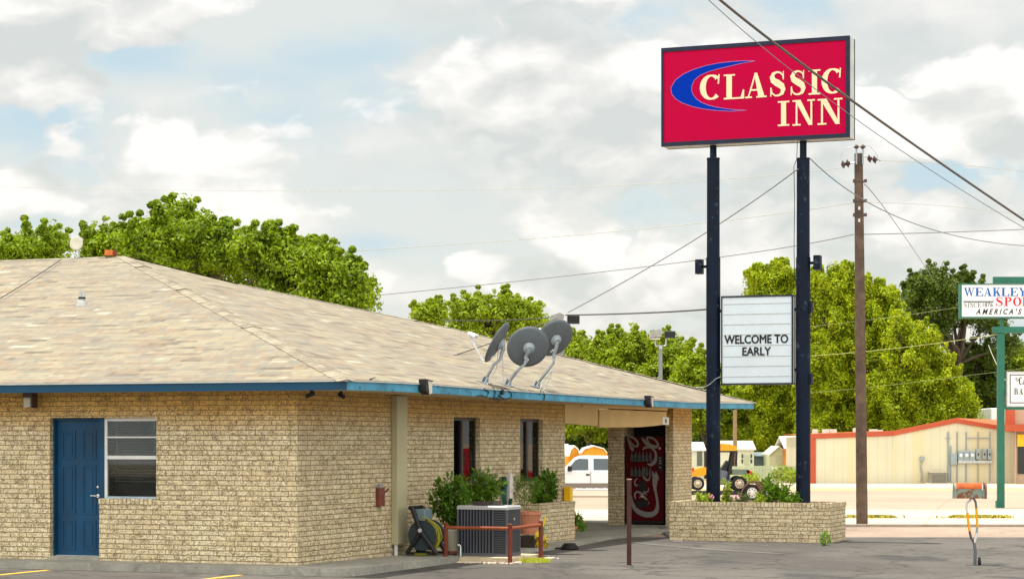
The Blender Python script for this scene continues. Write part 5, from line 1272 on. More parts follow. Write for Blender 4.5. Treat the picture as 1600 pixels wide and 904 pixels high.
tree('spiky yellow-green tree rising between the two sign poles', 190, [(1182, 432, 9), (1187, 452, 14), (1208, 432, 12), (1222, 428, 14), (1236, 440, 14), (1200, 460, 20), (1228, 470, 24), (1190, 490, 20), (1215, 510, 36), (1185, 560, 34), (1225, 570, 40), (1200, 620, 44), (1240, 630, 40), (1205, 665, 34), (1250, 668, 30)], T_WILLOW, .22, 1.5, 13, 1212, GW, clump=.68, drop=.5)
tree('large yellow-green willow behind the wooden utility pole', 180, [(1262, 455, 14), (1278, 440, 13), (1272, 470, 22), (1300, 452, 16), (1314, 432, 13), (1318, 455, 20), (1290, 500, 36), (1338, 452, 16), (1360, 462, 20), (1378, 475, 22), (1340, 500, 38), (1280, 550, 44), (1330, 560, 50), (1395, 500, 24), (1380, 540, 42), (1290, 610, 46), (1350, 620, 46), (1280, 660, 34), (1335, 662, 34), (1385, 655, 34)], T_WILLOW, .22, 1.45, 14, 1330, GW, clump=.68, trunk_r=.4, drop=.6)
tree('rounded willow sloping down toward the cream metal building', 176, [(1400, 515, 24), (1425, 530, 26), (1400, 560, 38), (1448, 562, 28), (1470, 585, 26), (1440, 605, 42), (1490, 618, 26), (1395, 620, 44), (1470, 640, 34), (1512, 648, 16), (1420, 655, 34), (1465, 662, 26), (1505, 670, 18)], T_WILLOW, .22, 1.5, 15, 1420, GW, clump=.68, drop=.6)
GO = 'dark oaks on the right'
tree('dark gnarled oak with visible limbs left of the white shop sign', 188, [(1425, 462, 16), (1440, 448, 18), (1462, 438, 18), (1482, 452, 20), (1455, 470, 22), (1500, 448, 16), (1515, 458, 18), (1432, 490, 16), (1490, 490, 22), (1525, 480, 18), (1548, 500, 16), (1560, 522, 12), (1572, 540, 9), (1470, 520, 16), (1540, 560, 12)], T_OAK, .24, 1.15, 16, 1500, GO, clump=.85, trunk_r=.4, cover=.95, limb_r=1.0)
tree('shadowy oak low behind the green sign post', 192, [(1520, 560, 22), (1500, 600, 28), (1540, 600, 30), (1560, 640, 32), (1520, 650, 34), (1575, 605, 22), (1480, 660, 30), (1555, 580, 18)], T_OAK, .26, 1.1, 17, 1530, GO, clump=.9, trunk_r=.45)
tree('green tree at the right edge between the two hanging signs', 196, [(1590, 562, 18), (1610, 555, 22), (1585, 585, 18), (1620, 590, 34), (1600, 620, 30), (1640, 620, 44)], T_MIXED, .26, 1.3, 18, 1612, GO, clump=.85)

# ================================================================== BACKGROUND BUILDINGS AND VEHICLES
CREAMW = mat('cream_metal_siding', (.60, .55, .38), .55, var=.05, scale=.3); ORT = mat('orange_red_trim', (.42, .075, .03), .5, var=.1, scale=1)
def sidingmat(name, c, pitch, c2=None):
    m = bpy.data.materials.new(name); m.use_nodes = True; n = NT(m.node_tree)
    out = n.add('ShaderNodeOutputMaterial'); b = n.add('ShaderNodeBsdfPrincipled'); n.l.new(b.outputs[0], out.inputs[0])
    tc = n.add('ShaderNodeTexCoord').outputs['Object']; x, y, z = n.xyz(tc)
    f = n.math('FRACT', n.math('DIVIDE', n.math('ADD', x, y), pitch)); k = n.maprange(n.math('ABSOLUTE', n.math('SUBTRACT', f, .5)), .0, .09, .88, 1.0)
    no = n.maprange(n.noise(tc, .5, 3), .3, .7, .93, 1.05); cc = n.mix(1., (*c,), n.comb(k, k, k), 'MULTIPLY'); cc = n.mix(1., cc, n.comb(no, no, no), 'MULTIPLY')
    if c2: cc = n.mix(n.maprange(n.noise(n.comb(x, 0., 0.), .5, 1), .5, .56, 0, .8), cc, (*c2,))
    n.l.new(cc, b.inputs['Base Color']); b.inputs['Roughness'].default_value = .5
    bp = n.add('ShaderNodeBump'); bp.inputs['Strength'].default_value = .5; bp.inputs['Distance'].default_value = .03; n.l.new(k, bp.inputs['Height']); n.l.new(bp.outputs[0], b.inputs['Normal'])
    return m
SID = sidingmat('ribbed_cream_siding', (.58, .53, .375), .6, (.60, .51, .29))
D = 150.; s = D/F_PX; zg = g(D)
def gp(px, py, D_=None): D_ = D_ or D; return ((px-CX)/F_PX*D_, EYE-(py-HY)/F_PX*D_)
def bthing(name, label, cat, px, D_, group=None): x, _ = gp(px, 700, D_); return thing(name, label, cat, (x, D_, g(D_)), 0, group), x, g(D_)
# cream metal building
t, ox, oz = bthing('metal_building', 'cream ribbed metal building with orange-red trim and a low gable', 'building', 1268, D)
L = lambda px, py: (gp(px, py)[0]-ox, gp(px, py)[1]-oz)
xa, xg0, xpk, xg1 = L(1268, 0)[0], L(1395, 0)[0], L(1493, 0)[0], L(1592, 0)[0]
ze = L(0, 682)[1]; zp = L(0, 657)[1]; z2 = L(0, 677)[1]; z3 = L(0, 676)[1]
b = MB(); b.prism([(xa, -.1), (xg0, -.1), (xg0, z2), (xa, ze)], 0, 14, 'y'); gpr = [(xg0+.003, -.1), (xg1, -.1), (xg1, z3), (xpk, zp), (xg0+.003, z2)]; b._a([(x, -.03, z) for x, z in gpr]+[(x+6.5, 16, z) for x, z in gpr], [tuple(range(5)), tuple(reversed(range(5, 10)))]+[(i, i+5, (i+1) % 5+5, (i+1) % 5) for i in range(5)]); b.build('wall', SID, t)
def trim_line(b, pts, w, y0, y1):
    for (a, c), (d, e) in zip(pts[:-1], pts[1:]): b.prism([(a, c-w), (d, e-w), (d, e), (a, c)], y0, y1, 'y')
b = MB(); trim_line(b, [(xa-.15, ze+.16), (xg0, z2+.16)], .30, -.10, -.001); b.build('eave_trim', ORT, t)
b = MB(); trim_line(b, [(xg0, z2+.16), (xpk, zp+.16), (xg1+1.2, z3+.10)], .30, -.14, -.031); b.build('gable_trim', ORT, t)
b = MB(); b.box(xa-.15, xa+.28, -.08, -.002, -.05, ze-.15); b.build('corner_trim', ORT, t)
b = MB(); b.box(xg1-.1, xg1+.08, -.10, -.032, -.05, z3-.25); b.build('corner_trim', mat('brown_corner', (.22, .10, .06), .6), t)
b = MB(); b.prism([(xa-.15, ze+.14), (xg0, z2+.14), (xg0, z2+.2), (xa-.15, ze+.2)], 0, 14.2, 'y'); rpr = [(xg0, z2+.14), (xpk, zp+.14), (xg1+.2, z3+.14), (xg1+.2, z3+.2), (xpk, zp+.2), (xg0, z2+.2)]; b._a([(x, -.03, z) for x, z in rpr]+[(x+6.5, 16, z) for x, z in rpr], [tuple(range(6)), tuple(reversed(range(6, 12)))]+[(i, i+6, (i+1) % 6+6, (i+1) % 6) for i in range(6)])
b.build('roof', mat('orange_metal_roof', (.45, .12, .04), .5, var=.08), t)
for px in (1290, 1306, 1318, 1356, 1364, 1382, 1395):
    x = L(px, 0)[0]; b = MB(); b.box(x-.18, x+.18+.1*(px % 3), 5, 5.5, ze, L(0, 670+px % 4)[1]+.1, .02); b.build('roof_vent', mat('white_vent', (.6, .58, .5), .5), t)
# wall equipment
SG = mat('meter_grey', (.28, .33, .34), .45, .3, var=.1)
mt = thing('meter_bank', 'row of grey electric meter boxes with conduits on the cream building', 'electric meters', (ox, D-.04, oz))
b = MB()
def lb(b, x0, x1, y0, y1, d0=-.25, d1=0.): a = L(x0, y1); c = L(x1, y0); b.box(a[0], c[0], d0, d1, a[1], c[1], .01)
lb(b, 1484, 1494, 708, 725); b.build('main_box', SG, mt)
for x in (1496, 1505, 1514):
    b = MB(); lb(b, x, x+8.5, 704, 719); mb_ = b.build('meter_box', SG, mt)
    a = L(x+4.2, 711); b = MB(); b.lathe([(.12, 0), (.11, .08), (.04, .1)], 12, (a[0], -.25, a[1]), (0, -1, 0)); b.build('meter', mat('meter_glass', (.6, .65, .65), .2), mb_)
for x in (1524, 1534, 1542):
    b = MB(); lb(b, x, x+6, 701, 717); sw = b.build('switch_box', SG, mt)
    a = L(x+3, 709); b = MB(); b.box(a[0]-.03, a[0]+.04, -.28, -.252, a[1]-.1, a[1]+.08); b.build('switch_handle', BLACK, sw)
b = MB(); lb(b, 1496, 1549, 719, 723); b.build('gutter_box', mat('meter_light_grey', (.45, .48, .48), .4), mt)
for x, y0, y1 in ((1481, 674, 752), (1495, 674, 752), (1509, 674, 752), (1527.5, 674, 752), (1546, 674, 752), (1485, 696, 752)):
    a = L(x, y1); c = L(x, y0); b = MB(); b.tube([(a[0], -.06, a[1]), (c[0], -.06, c[1])], .035 if x != 1481 else .05, 6); b.build('conduit', SG, mt)
b = MB(); a = L(1509, 684); c = L(1547, 684); b.tube([(a[0], -.07, a[1]), (c[0], -.07, c[1])], .03, 6); a = L(1477, 684); c = L(1484, 684); b.tube([(a[0], -.07, a[1]), (c[0], -.07, c[1])], .03, 6); b.build('cross_bar', SG, mt)
at = thing('wall_condenser', 'small taupe air conditioner at the foot of the cream building', 'air conditioner', (ox, D-1.4, oz))
TAU = mat('taupe_metal', (.22, .20, .16), .5, var=.08)
a = L(1448, 754); c = L(1474, 737.5); b = MB(); b.box(a[0], c[0], 0, 1.0, 0., c[1], .02); b.build('cabinet', TAU, at); b = MB(); b.box(a[0]-.02, c[0]+.02, -.02, 1.02, c[1], c[1]+.06); b.build('lid', mat('taupe_lid', (.4, .37, .28), .5), at)
b = MB(); m_ = (a[0]+c[0])/2
for k in range(9): b.box(a[0]+.08, c[0]-.08, -.012, .0, .1+k*.065, .12+k*.065)
b.build('louvres', mat('taupe_dark', (.12, .11, .09), .5), at)
b = MB(); b.box(a[0]-.2, c[0]+.2, -.2, 1.2, -.02, .06); b.build('slab', PALE, at)
gt = thing('gas_riser', 'thin grey conduit riser on the cream building left of its air conditioner', 'conduit', (ox, D-.05, oz))
b = MB(); pts = [L(1440, 716), L(1438, 728), L(1440, 740), L(1439, 752)]; b.tube([(p[0], -.08, p[1]) for p in pts], .05, 6); b.build('pipe', SG, gt)
a = L(1437, 719); b = MB(); b.box(a[0], a[0]+.28, -.18, 0, a[1], a[1]+.28, .01); b.build('box', SG, gt)
gp_ = P(1416, 744, D-.05)
# shop building on the right edge
t, ox2, oz2 = bthing('shop_building', 'tan shop building with orange pillar cut by the right edge', 'building', 1576, 146)
L2 = lambda px, py: (gp(px, py, 146)[0]-ox2, gp(px, py, 146)[1]-oz2)
TAN = mat('tan_stucco', (.46, .31, .21), .85, var=.06)
x0 = L2(1591, 0)[0]; zt2 = L2(0, 636)[1]; zm2 = L2(0, 672)[1]
b = MB(); skew = lambda xa_, z0_, z1_: b._a([(xa_, 1.2, z0_), (xa_+16, 1.2, z0_), (xa_+16, 1.2, z1_), (xa_, 1.2, z1_)]+[(x+5, 14, z) for x, z in ((xa_, z0_), (xa_+16, z0_), (xa_+16, z1_), (xa_, z1_))], [(0, 1, 2, 3), (7, 6, 5, 4), (0, 4, 5, 1), (1, 5, 6, 2), (2, 6, 7, 3), (3, 7, 4, 0)]); skew(x0, zm2, zt2+.6); skew(L2(1594, 0)[0], -.1, zm2-.002); b.build('wall', TAN, t)
b = MB(); b.box(L2(1581, 0)[0], x0-.003, 1., 2.0, zm2, zt2+.8); b.build('pillar', ORT, t)
b = MB(); b.box(L2(1574, 0)[0], x0+16, .4, 1.15, zm2-.05, zm2+.42); b.build('canopy', ORT, t)
b = MB(); b.box(L2(1588, 0)[0]+.3, x0+14, 1.0, 1.18, L2(0, 697)[1], L2(0, 678)[1]); b.build('sign_panel', mat('shop_yellow_panel', (.75, .45, .02), .5), t)
b = MB(); b.box(L2(1596.5, 0)[0], x0+6, 1.14, 1.19, L2(0, 740)[1], L2(0, 697)[1]); b.build('window', mat('shop_window_dark', (.03, .03, .03), .15), t)
b = MB(); b.box(L2(1591.5, 0)[0], L2(1593.8, 0)[0], 1.05, 1.2, 0, zm2-.05); b.build('door_post', TAN, t)
wb = thing('white_trailer', 'white box trailer roof glimpsed behind the green sign post', 'trailer', (gp(1572, 0, 175)[0], 175, g(175)))
zt_b = gp(0, 637, 175)[1]-g(175); b = MB(); b.box(-1.2, 1.0, 0, 6, .6, zt_b, .05); b.build('box', WHITE, wb)
b = MB(); b.lathe([(.4, -.1), (.4, .1)], 16, (-.6, .1, .4), (1, 0, 0)); b.build('wheel', BLACK, wb)

# sheds: body, roof, door
def shed(name, label, cat, px0, px1, py_e, py_p, py_b, D_, wallm, roofm, kind='gable', rot=0., depth=5., group=None, doorp=None, doorm=None):
    x0, ze_ = gp(px0, py_e, D_); x1, zp_ = gp(px1, py_p, D_); zb_2 = g(D_)
    t = thing(name, label, cat, ((x0+x1)/2, D_, zb_2), rot, group)
    hw_ = (x1-x0)/2; ze_ -= zb_2; zp_ -= zb_2
    if kind == 'gambrel': prof = [(-hw_, 0), (hw_, 0), (hw_, ze_), (hw_*.72, ze_+(zp_-ze_)*.62), (0, zp_), (-hw_*.72, ze_+(zp_-ze_)*.62), (-hw_, ze_)]
    elif kind == 'gable': prof = [(-hw_, 0), (hw_, 0), (hw_, ze_), (0, zp_), (-hw_, ze_)]
    elif kind == 'side': prof = [(-hw_, 0), (hw_, 0), (hw_, ze_), (-hw_, ze_)]
    b = MB(); b.prism(prof, 0, depth, 'y'); b.build('wall', wallm, t)
    b = MB(); rp = prof[2:] if kind != 'side' else None
    if rp:
        for (a, c), (d, e) in zip(rp[:-1], rp[1:]):
            nx_, nz_ = (c-e), (d-a); q = math.hypot(nx_, nz_); nx_, nz_ = -nx_/q*-.06, -nz_/q*.06
            b._a([(a, -.18, c+.002), (d, -.18, e+.002), (d, depth+.1, e+.002), (a, depth+.1, c+.002), (a, -.18, c+.09), (d, -.18, e+.09), (d, depth+.1, e+.09), (a, depth+.1, c+.09)],
                 [(0, 1, 2, 3), (7, 6, 5, 4), (0, 4, 5, 1), (1, 5, 6, 2), (2, 6, 7, 3), (3, 7, 4, 0)])
    else:
        b.prism([(-.2, ze_-.04), (depth*.5, zp_), (depth+.2, ze_-.04), (depth+.2, ze_+.05), (depth*.5, zp_+.1), (-.2, ze_+.05)], -hw_-.15, hw_+.15, 'x')
    b.build('roof', roofm, t)
    if doorp:
        xx0, zz0 = gp(doorp[0], doorp[3], D_); xx1, zz1 = gp(doorp[1], doorp[2], D_); cx_ = (x0+x1)/2
        b = MB(); b.box(xx0-cx_, xx1-cx_, -.05, -.002, max(zz0-zb_2, 0.02), zz1-zb_2); b.build('door', doorm, t)
    return t, hw_, ze_, zp_
WR = mat('white_shed_roof', (.78, .78, .76), .5, var=.05); GOLD = mat('golden_wood_siding', (.62, .28, .02), .7, var=.12, scale=3); PG2 = mat('pale_green_siding', (.48, .52, .32), .6, var=.06); CRS = mat('cream_siding', (.60, .60, .46), .6, var=.05)
GRS = 'portable sheds across the road'
shed('portable_barn', 'golden gambrel barn shed above the pickup cab roof', 'shed', 908, 949, 708, 697, 735, 180, GOLD, WR, 'gambrel', .0, 7, GRS)
shed('portable_barn', 'narrow golden barn shed at the left of the porch opening', 'shed', 887, 906, 712, 697, 735, 184, GOLD, WR, 'gambrel', .5, 7, GRS)
shed('long_shed_roof', 'long white-roofed shed behind the golden barn sheds', 'shed', 868, 886, 704, 695, 735, 188, WHITE, WR, 'side', .0, 4, GRS)
shed('portable_barn', 'white-roofed shed with dark windows left of the left sign pole', 'shed', 1076, 1100, 703, 692, 740, 176, CRS, WR, 'side', .0, 5, GRS, (1089, 1097, 705, 727), mat('shed_window', (.12, .13, .12), .4))
t_, hw_, ze_, zp_ = shed('cottage_shed', 'cream cottage shed with double door and dark shutters', 'shed', 1124, 1178, 702, 690, 735, 170, CRS, mat('cream_shed_roof', (.66, .60, .44), .6), 'side', .0, 5, GRS, (1163, 1170, 710, 729), mat('shed_door_green', (.42, .46, .30), .6))
for px in (1158.5, 1172.5):
    for y0, y1 in ((709, 715), (717, 723)):
        x, z = gp(px, y1, 170); x2, z2_ = gp(px+2.6, y0, 170); b = MB(); cx_ = t_.location.x; b.box(x-cx_, x2-cx_, -.05, -.002, z-g(170), z2_-g(170)); b.build('shutter', mat('shutter_dark', (.05, .07, .06), .6), t_)
shed('storage_shed', 'low slate grey shed left of the pale green shed', 'shed', 1178, 1203, 712, 708, 735, 172, mat('slate_siding', (.12, .16, .17), .6), mat('slate_roof', (.2, .24, .25), .5), 'side', 0, 5, GRS)
shed('garden_shed', 'pale green gabled shed with a dark outlined door', 'shed', 1202, 1232, 711, 698, 735, 168, PG2, mat('pale_green_roof', (.55, .58, .42), .6), 'gable', 0, 5, GRS, (1212, 1228, 711, 735), mat('pale_green_door', (.40, .44, .30), .6))
shed('storage_shed', 'orange shed with a bright white roof beside the right sign pole', 'shed', 1228, 1258, 700, 683, 735, 166, mat('orange_siding', (.50, .18, .01), .7, var=.1), WR, 'side', 0, 6, GRS)
# pale green panel fence
t, fx, fz_ = bthing('panel_fence', 'pale green vertical panel fence in front of the sheds', 'fence', 1120, 158)
b = MB(); xa_, _ = gp(1120, 0, 158); xb_, _ = gp(1268, 0, 158); zt4 = gp(0, 727, 158)[1]-fz_
n_ = 60
for i in range(n_): x = (xb_-xa_)*i/n_; b.box(x+.01, x+(xb_-xa_)/n_-.01, 0 if i % 2 else .03, .05 if i % 2 else .08, -.1, zt4)
b.build('panel', mat('pale_green_panel', (.46, .52, .34), .6, var=.08), t); b = MB(); b.box(0, xb_-xa_, .08, .14, .3, .4); b.box(0, xb_-xa_, .08, .14, zt4-.3, zt4-.2); b.build('rail', mat('pale_green_panel', (1, 1, 1)), t)
q = gp(1210, 731, 157.8); nt = thing('notice_board', 'small white notice fixed to the pale green fence', 'notice', (q[0], 157.9, g(158)))
b = MB(); b.box(-.18, .18, 0, .02, q[1]-.10-g(158), q[1]+.10-g(158)); b.build('board', WHITE, nt)
for i, (px, D_, w_, h_, l_) in enumerate(((1222, 155, .9, 1.4, 'bushy weeds at the foot of the pale green fence'), (1240, 154, .7, 1.0, 'yellowish weed clump left of the right sign pole'), (1172, 150, .7, .9, 'low weed clump behind the trailer'))):
    x, _ = gp(px, 0, D_); t = thing('weed_clump', l_, 'weeds', (x, D_, g(D_)), 0); leaf_obj('leaves', [leaves(np.array((0, 0, h_*.45)), np.array((w_, .5, h_*.5)), 500, .10, 300+i)], LF_YEL if i else T_MIXED, t)
# thin pole behind the motel roof end
t, x, z = bthing('wooden_post', 'thin brown wooden pole behind the yellow utility cart', 'pole', 1148.5, 165)
b = MB(); b.tube([(0, 0, 0), (0, 0, gp(0, 640, 165)[1]-z)], [.18, .14], 8); b.build('pole', mat('brown_pole', (.28, .18, .10), .9), t)

# ---- white crew cab pickup (nose to the left)
def wheel(parent, x, y, z, r, w, rimm, yd=-1):
    b = MB(); b.lathe([(r*.62, -w/2), (r*.95, -w/2), (r, -w*.35), (r, w*.35), (r*.95, w/2), (r*.62, w/2)], 28, (x, y, z), (0, 1, 0), cap=False); b.lathe([(r*.62, -w/2), (r*.62, w/2)], 28, (x, y, z), (0, 1, 0)); wv = b.build('wheel', mat('tyre_rubber', (.02, .02, .02), .85), parent)
    b = MB(); b.lathe([(r*.60, 0), (r*.60, .02), (r*.50, .01), (r*.30, .03), (r*.14, .06), (.001, .065)], 20, (x, y+yd*w/2*1.0, z), (0, yd, 0)); b.build('rim', rimm, wv)
    b = MB()
    for k in range(8):
        a = 2*math.pi*k/8; b.lathe([(r*.07, 0), (r*.07, .02)], 8, (x+r*.42*math.cos(a), y+yd*(w/2+.012), z+r*.42*math.sin(a)), (0, yd, 0))
    b.build('rim_holes', BLACK, wv)
TG = mat('tinted_glass', (.03, .05, .06), .06, var=.1, spec=.8)
def pickup(label, paint, lower, loc, rz):
    t = thing('pickup_truck', label, 'pickup truck', loc, rz)
    prof = [(0, .50), (.08, .45), (.55, .45)]+[(.98+.48*math.cos(a), .45+.50*math.sin(a)*.98) for a in np.linspace(math.pi*.97, .03*math.pi, 9)]+[(1.50, .42), (4.25, .42)]+[(4.85+.48*math.cos(a), .45+.50*math.sin(a)) for a in np.linspace(math.pi*.97, .03*math.pi, 9)]+[(5.40, .48), (6.15, .52), (6.2, .60), (6.2, 1.32), (4.05, 1.32), (4.02, 1.22), (1.62, 1.22), (1.5, 1.20), (.25, 1.14), (.06, 1.02), (0, .8)]
    b = MB(); b.prism(prof, 0, 1.95, 'y'); body = b.build('body', paint, t)
    cabp = [(1.50, 1.19), (3.98, 1.21), (3.92, 1.60), (3.84, 1.88), (3.70, 1.95), (2.60, 1.965), (2.30, 1.93), (2.1, 1.84)]
    b = MB(); n_ = len(cabp)
    vs = [(x, .04+max(0, (z-1.2))*.16, z) for x, z in cabp]+[(x, 1.91-max(0, (z-1.2))*.16, z) for x, z in cabp]
    b._a(vs, [tuple(range(n_)), tuple(reversed(range(n_, 2*n_)))]+[(i, i+n_, (i+1) % n_+n_, (i+1) % n_) for i in range(n_)]); b.build('cab', paint, t)
    def win(pts, nm):
        for sd in (0, 1):
            b = MB(); f = lambda x, z, o: (x, (.04+max(0, (z-1.2))*.16-o) if sd == 0 else (1.91-max(0, (z-1.2))*.16+o), z)
            q = [f(x, z, .006) for x, z in pts]; b.poly(q if sd == 0 else q[::-1]); b.build(nm, TG, t)
    win([(1.72, 1.26), (2.74, 1.27), (2.74, 1.80), (2.30, 1.82), (2.12, 1.74)], 'side_window'); win([(2.98, 1.27), (3.78, 1.27), (3.74, 1.78), (3.68, 1.81), (2.98, 1.82)], 'side_window')
    b = MB(); b.quad((1.54, .12, 1.215), (2.085, .18, 1.82), (2.085, 1.77, 1.82), (1.54, 1.83, 1.215)); b.build('windscreen', TG, t)
    b = MB(); b.box(1.50, 4.24, -.008, .0, .44, .66); b.build('lower_panel', lower, t)
    for x0 in (1.62, 2.86):
        b = MB()
        for xx in (x0, x0+1.2): b.box(xx-.006, xx+.006, -.006, .002, .52, 1.20)
        dd = b.build('door_seam', BLACK, t)
        b = MB(); b.box(x0+1.0, x0+1.17, -.03, 0, 1.02, 1.10, .008); b.build('door_handle', BLACK, t)
    b = MB(); b.box(1.75, 1.95, -.26, -.03, 1.22, 1.48, .03); b.tube([(1.85, -.05, 1.25), (1.85, .06, 1.22)], .02, 6); b.build('wing_mirror', BLACK, t)
    b = MB(); b.box(-.12, .05, .04, 1.91, .42, .66, .03); b.build('bumper', CHROME, t); b = MB(); b.box(6.18, 6.34, .06, 1.89, .46, .64, .03); b.build('bumper', CHROME, t)
    for yq in (.03, 1.55): b = MB(); b.box(-.01, .12, yq, yq+.37, .82, 1.06, .02); b.build('headlight', mat('lens', (.6, .65, .65), .1), t)
    for yq in (-.004, 1.80): b = MB(); b.box(6.12, 6.215, yq, yq+.154, .85, 1.25, .01); b.build('tail_light', mat('tail_lens', (.4, .01, .01), .2), t)
    b = MB(); b.box(1.6, 4.15, -.14, -.02, .34, .40, .02); b.build('running_board', CHROME, t)
    b = MB(); b.box(.3, 6., .3, 1.65, .32, .46); b.build('chassis', BLACK, t)
    for x in (.98, 4.85):
        for yq, yd in ((.14, -1), (1.81, 1)): wheel(t, x, yq, .40, .40, .27, CHROME, yd)
    return t
TD = 97.; TX = gp(884, 0, TD)[0]-1.55; WP2 = mat('white_car_paint', (.80, .80, .79), .2, var=.02)
pickup('white crew cab pickup with tan lower panel parked beyond the porch', WP2, mat('tan_car_paint', (.20, .165, .13), .35, var=.04), (TX, TD, g(TD)), 0).scale = (.93, .93, .93)
# red pickup parked in the lot out to the right: it is what the left narrow window mirrors
ly_m = (w1[0]+w1[1])/2
wpt = Lw(-.09, ly_m+.1, 0); inc = Vector((wpt.x, wpt.y, 0)).normalized(); ref = inc-2*inc.dot(U)*U
q = wpt+ref*33.
RPt = mat('red_car_paint', (.62, .01, .02), .25, var=.03)
pk2 = pickup('red pickup parked in the lot to the right, mirrored in a motel window', RPt, RPt, (0, 0, 0), 0)
pk2.rotation_euler = (0, 0, -.5); pk2.location = Vector((q.x, q.y, 0))-Matrix.Rotation(-.5, 3, 'Z') @ Vector((3., 0, 0))
pk2.location.z = g(q.y)

# ---- yellow utility cart on a trailer
UD = 88.; us = UD/F_PX; uz = g(UD)
ut, ux, _ = bthing('utility_cart', 'yellow and black utility cart with canopy behind the left sign pole', 'utility cart', 1082, UD)
q_ = lambda x, y: (gp(x, y, UD)[0]-ux, gp(x, y, UD)[1]-uz)
UY = mat('cart_yellow', (.75, .33, .01), .4, var=.05); CBL = mat('cart_black', (.02, .018, .02), .5)
b = MB(); b.prism([q_(1082, 744), q_(1100, 743), q_(1106, 738), q_(1108, 730), q_(1100, 729), q_(1088, 732), q_(1082, 737)], .0, 1.1, 'y'); b.build('hood', UY, ut)
b = MB(); b.prism([q_(1080, 737), q_(1084, 737), q_(1085, 730), q_(1081, 731)], .05, 1.05, 'y'); b.build('headlight', mat('red_lamp', (.5, .05, .02), .3), ut)
b = MB(); b.prism([q_(1110, 704), q_(1152, 703), q_(1151, 697), q_(1140, 693), q_(1118, 692), q_(1110, 696)], -.05, 1.15, 'y'); b.build('canopy', UY, ut)
b = MB(); b.box(q_(1112, 0)[0], q_(1147, 0)[0], 0, 1.1, q_(0, 706)[1], q_(0, 704)[1]); b.build('canopy_frame', CBL, ut)
for y in (.02, 1.08):
    b = MB(); b.tube([(q_(1147, 704)[0], y, q_(1147, 704)[1]), (q_(1144, 722)[0], y, q_(1144, 722)[1]), (q_(1137, 748)[0], y, q_(1137, 748)[1])], .055, 8); b.tube([(q_(1108, 732)[0], y, q_(1108, 732)[1]), (q_(1114, 705)[0], y, q_(1114, 705)[1])], .03, 8); b.tube([(q_(1151, 704)[0], y, q_(1151, 704)[1]), (q_(1150, 728)[0], y, q_(1150, 728)[1])], .045, 8)
    b.build('roll_cage', CBL, ut)
b = MB(); b.prism([q_(1108, 756), q_(1140, 756), q_(1142, 748), q_(1136, 735), q_(1122, 733), q_(1108, 738)], .05, 1.05, 'y'); b.build('side_panel', mat('cart_grey', (.12, .14, .16), .5), ut)
b = MB(); b.prism([q_(1124, 738), q_(1134, 738), q_(1141, 720), q_(1137, 719)], .2, .9, 'y'); b.build('seat', CBL, ut)
b = MB(); b.prism([q_(1144, 741), q_(1166, 741), q_(1172, 737), q_(1168, 733), q_(1144, 733)], .0, 1.1, 'y'); b.build('cargo_bed', mat('bed_green_grey', (.14, .18, .13), .6), ut)
b = MB(); b.prism([q_(1168, 740), q_(1177, 739), q_(1172, 734), q_(1166, 733)], .0, .15, 'y'); b.build('tail_light', mat('red_lamp', (.5, .05, .02), .3), ut)
b = MB(); a = q_(1108, 757); c = q_(1150, 750); b.box(a[0], c[0], .2, .9, a[1], c[1]); b.build('chassis', CBL, ut)
for (x, y, r) in ((1090, 755, 10.5), (1155, 755, 12)):
    a = q_(x, y)
    for yq, yd in ((.0, -1), (1.1, 1)): wheel(ut, a[0], yq, a[1], r*us, .22, mat('cart_rim', (.55, .45, .32), .5), yd)
tt = thing('flat_trailer', 'flat trailer with tandem wheels and rusty mudguard carrying the cart', 'trailer', (ux, UD, uz))
dz = q_(0, 767)[1]
b = MB(); b.box(q_(1060, 0)[0], q_(1215, 0)[0], -.35, 1.5, dz-.14, dz, .01); b.build('deck', mat('trailer_dark', (.03, .025, .025), .7, var=.3), tt)
rT = 13.5*us
for x in (1172.5, 1202):
    a = q_(x, 768)
    for yq, yd in ((-.55, -1), (1.7, 1)): wheel(tt, a[0], yq, rT, rT, .22, mat('trailer_rim', (.62, .60, .55), .4), yd)
b = MB(); a0_ = q_(1156, 0)[0]; a1_ = q_(1218, 0)[0]; zf = rT*2+.06
fn = [(a0_, rT*.9), (a0_+.12, rT*1.6), (a0_+.35, zf), (a1_-.45, zf), (a1_-.15, rT*1.7), (a1_-.0, rT*1.1)]
for (a, c), (d_, e) in zip(fn[:-1], fn[1:]): b._a([(a, -.70, c), (d_, -.70, e), (d_, -.38, e), (a, -.38, c), (a, -.70, c+.05), (d_, -.70, e+.05), (d_, -.38, e+.05), (a, -.38, c+.05)], [(0, 1, 2, 3), (7, 6, 5, 4), (0, 4, 5, 1), (1, 5, 6, 2), (2, 6, 7, 3), (3, 7, 4, 0)])
b.prism([(a0_+.75, rT*1.1), (a1_-.85, rT*1.1), (a1_-.6, zf), (a0_+.5, zf)], -.715, -.70, 'y'); b.build('mudguard', mat('rusty_mudguard', (.12, .05, .035), .7, var=.3), tt)
b = MB(); b.tube([(q_(1060, 0)[0], .55, dz-.08), (q_(1030, 0)[0], .55, dz-.1)], .06, 8); b.tube([(q_(1040, 0)[0], .55, dz-.1), (q_(1040, 0)[0], .55, 0)], .04, 8); b.build('drawbar', MATS['trailer_dark'], tt)

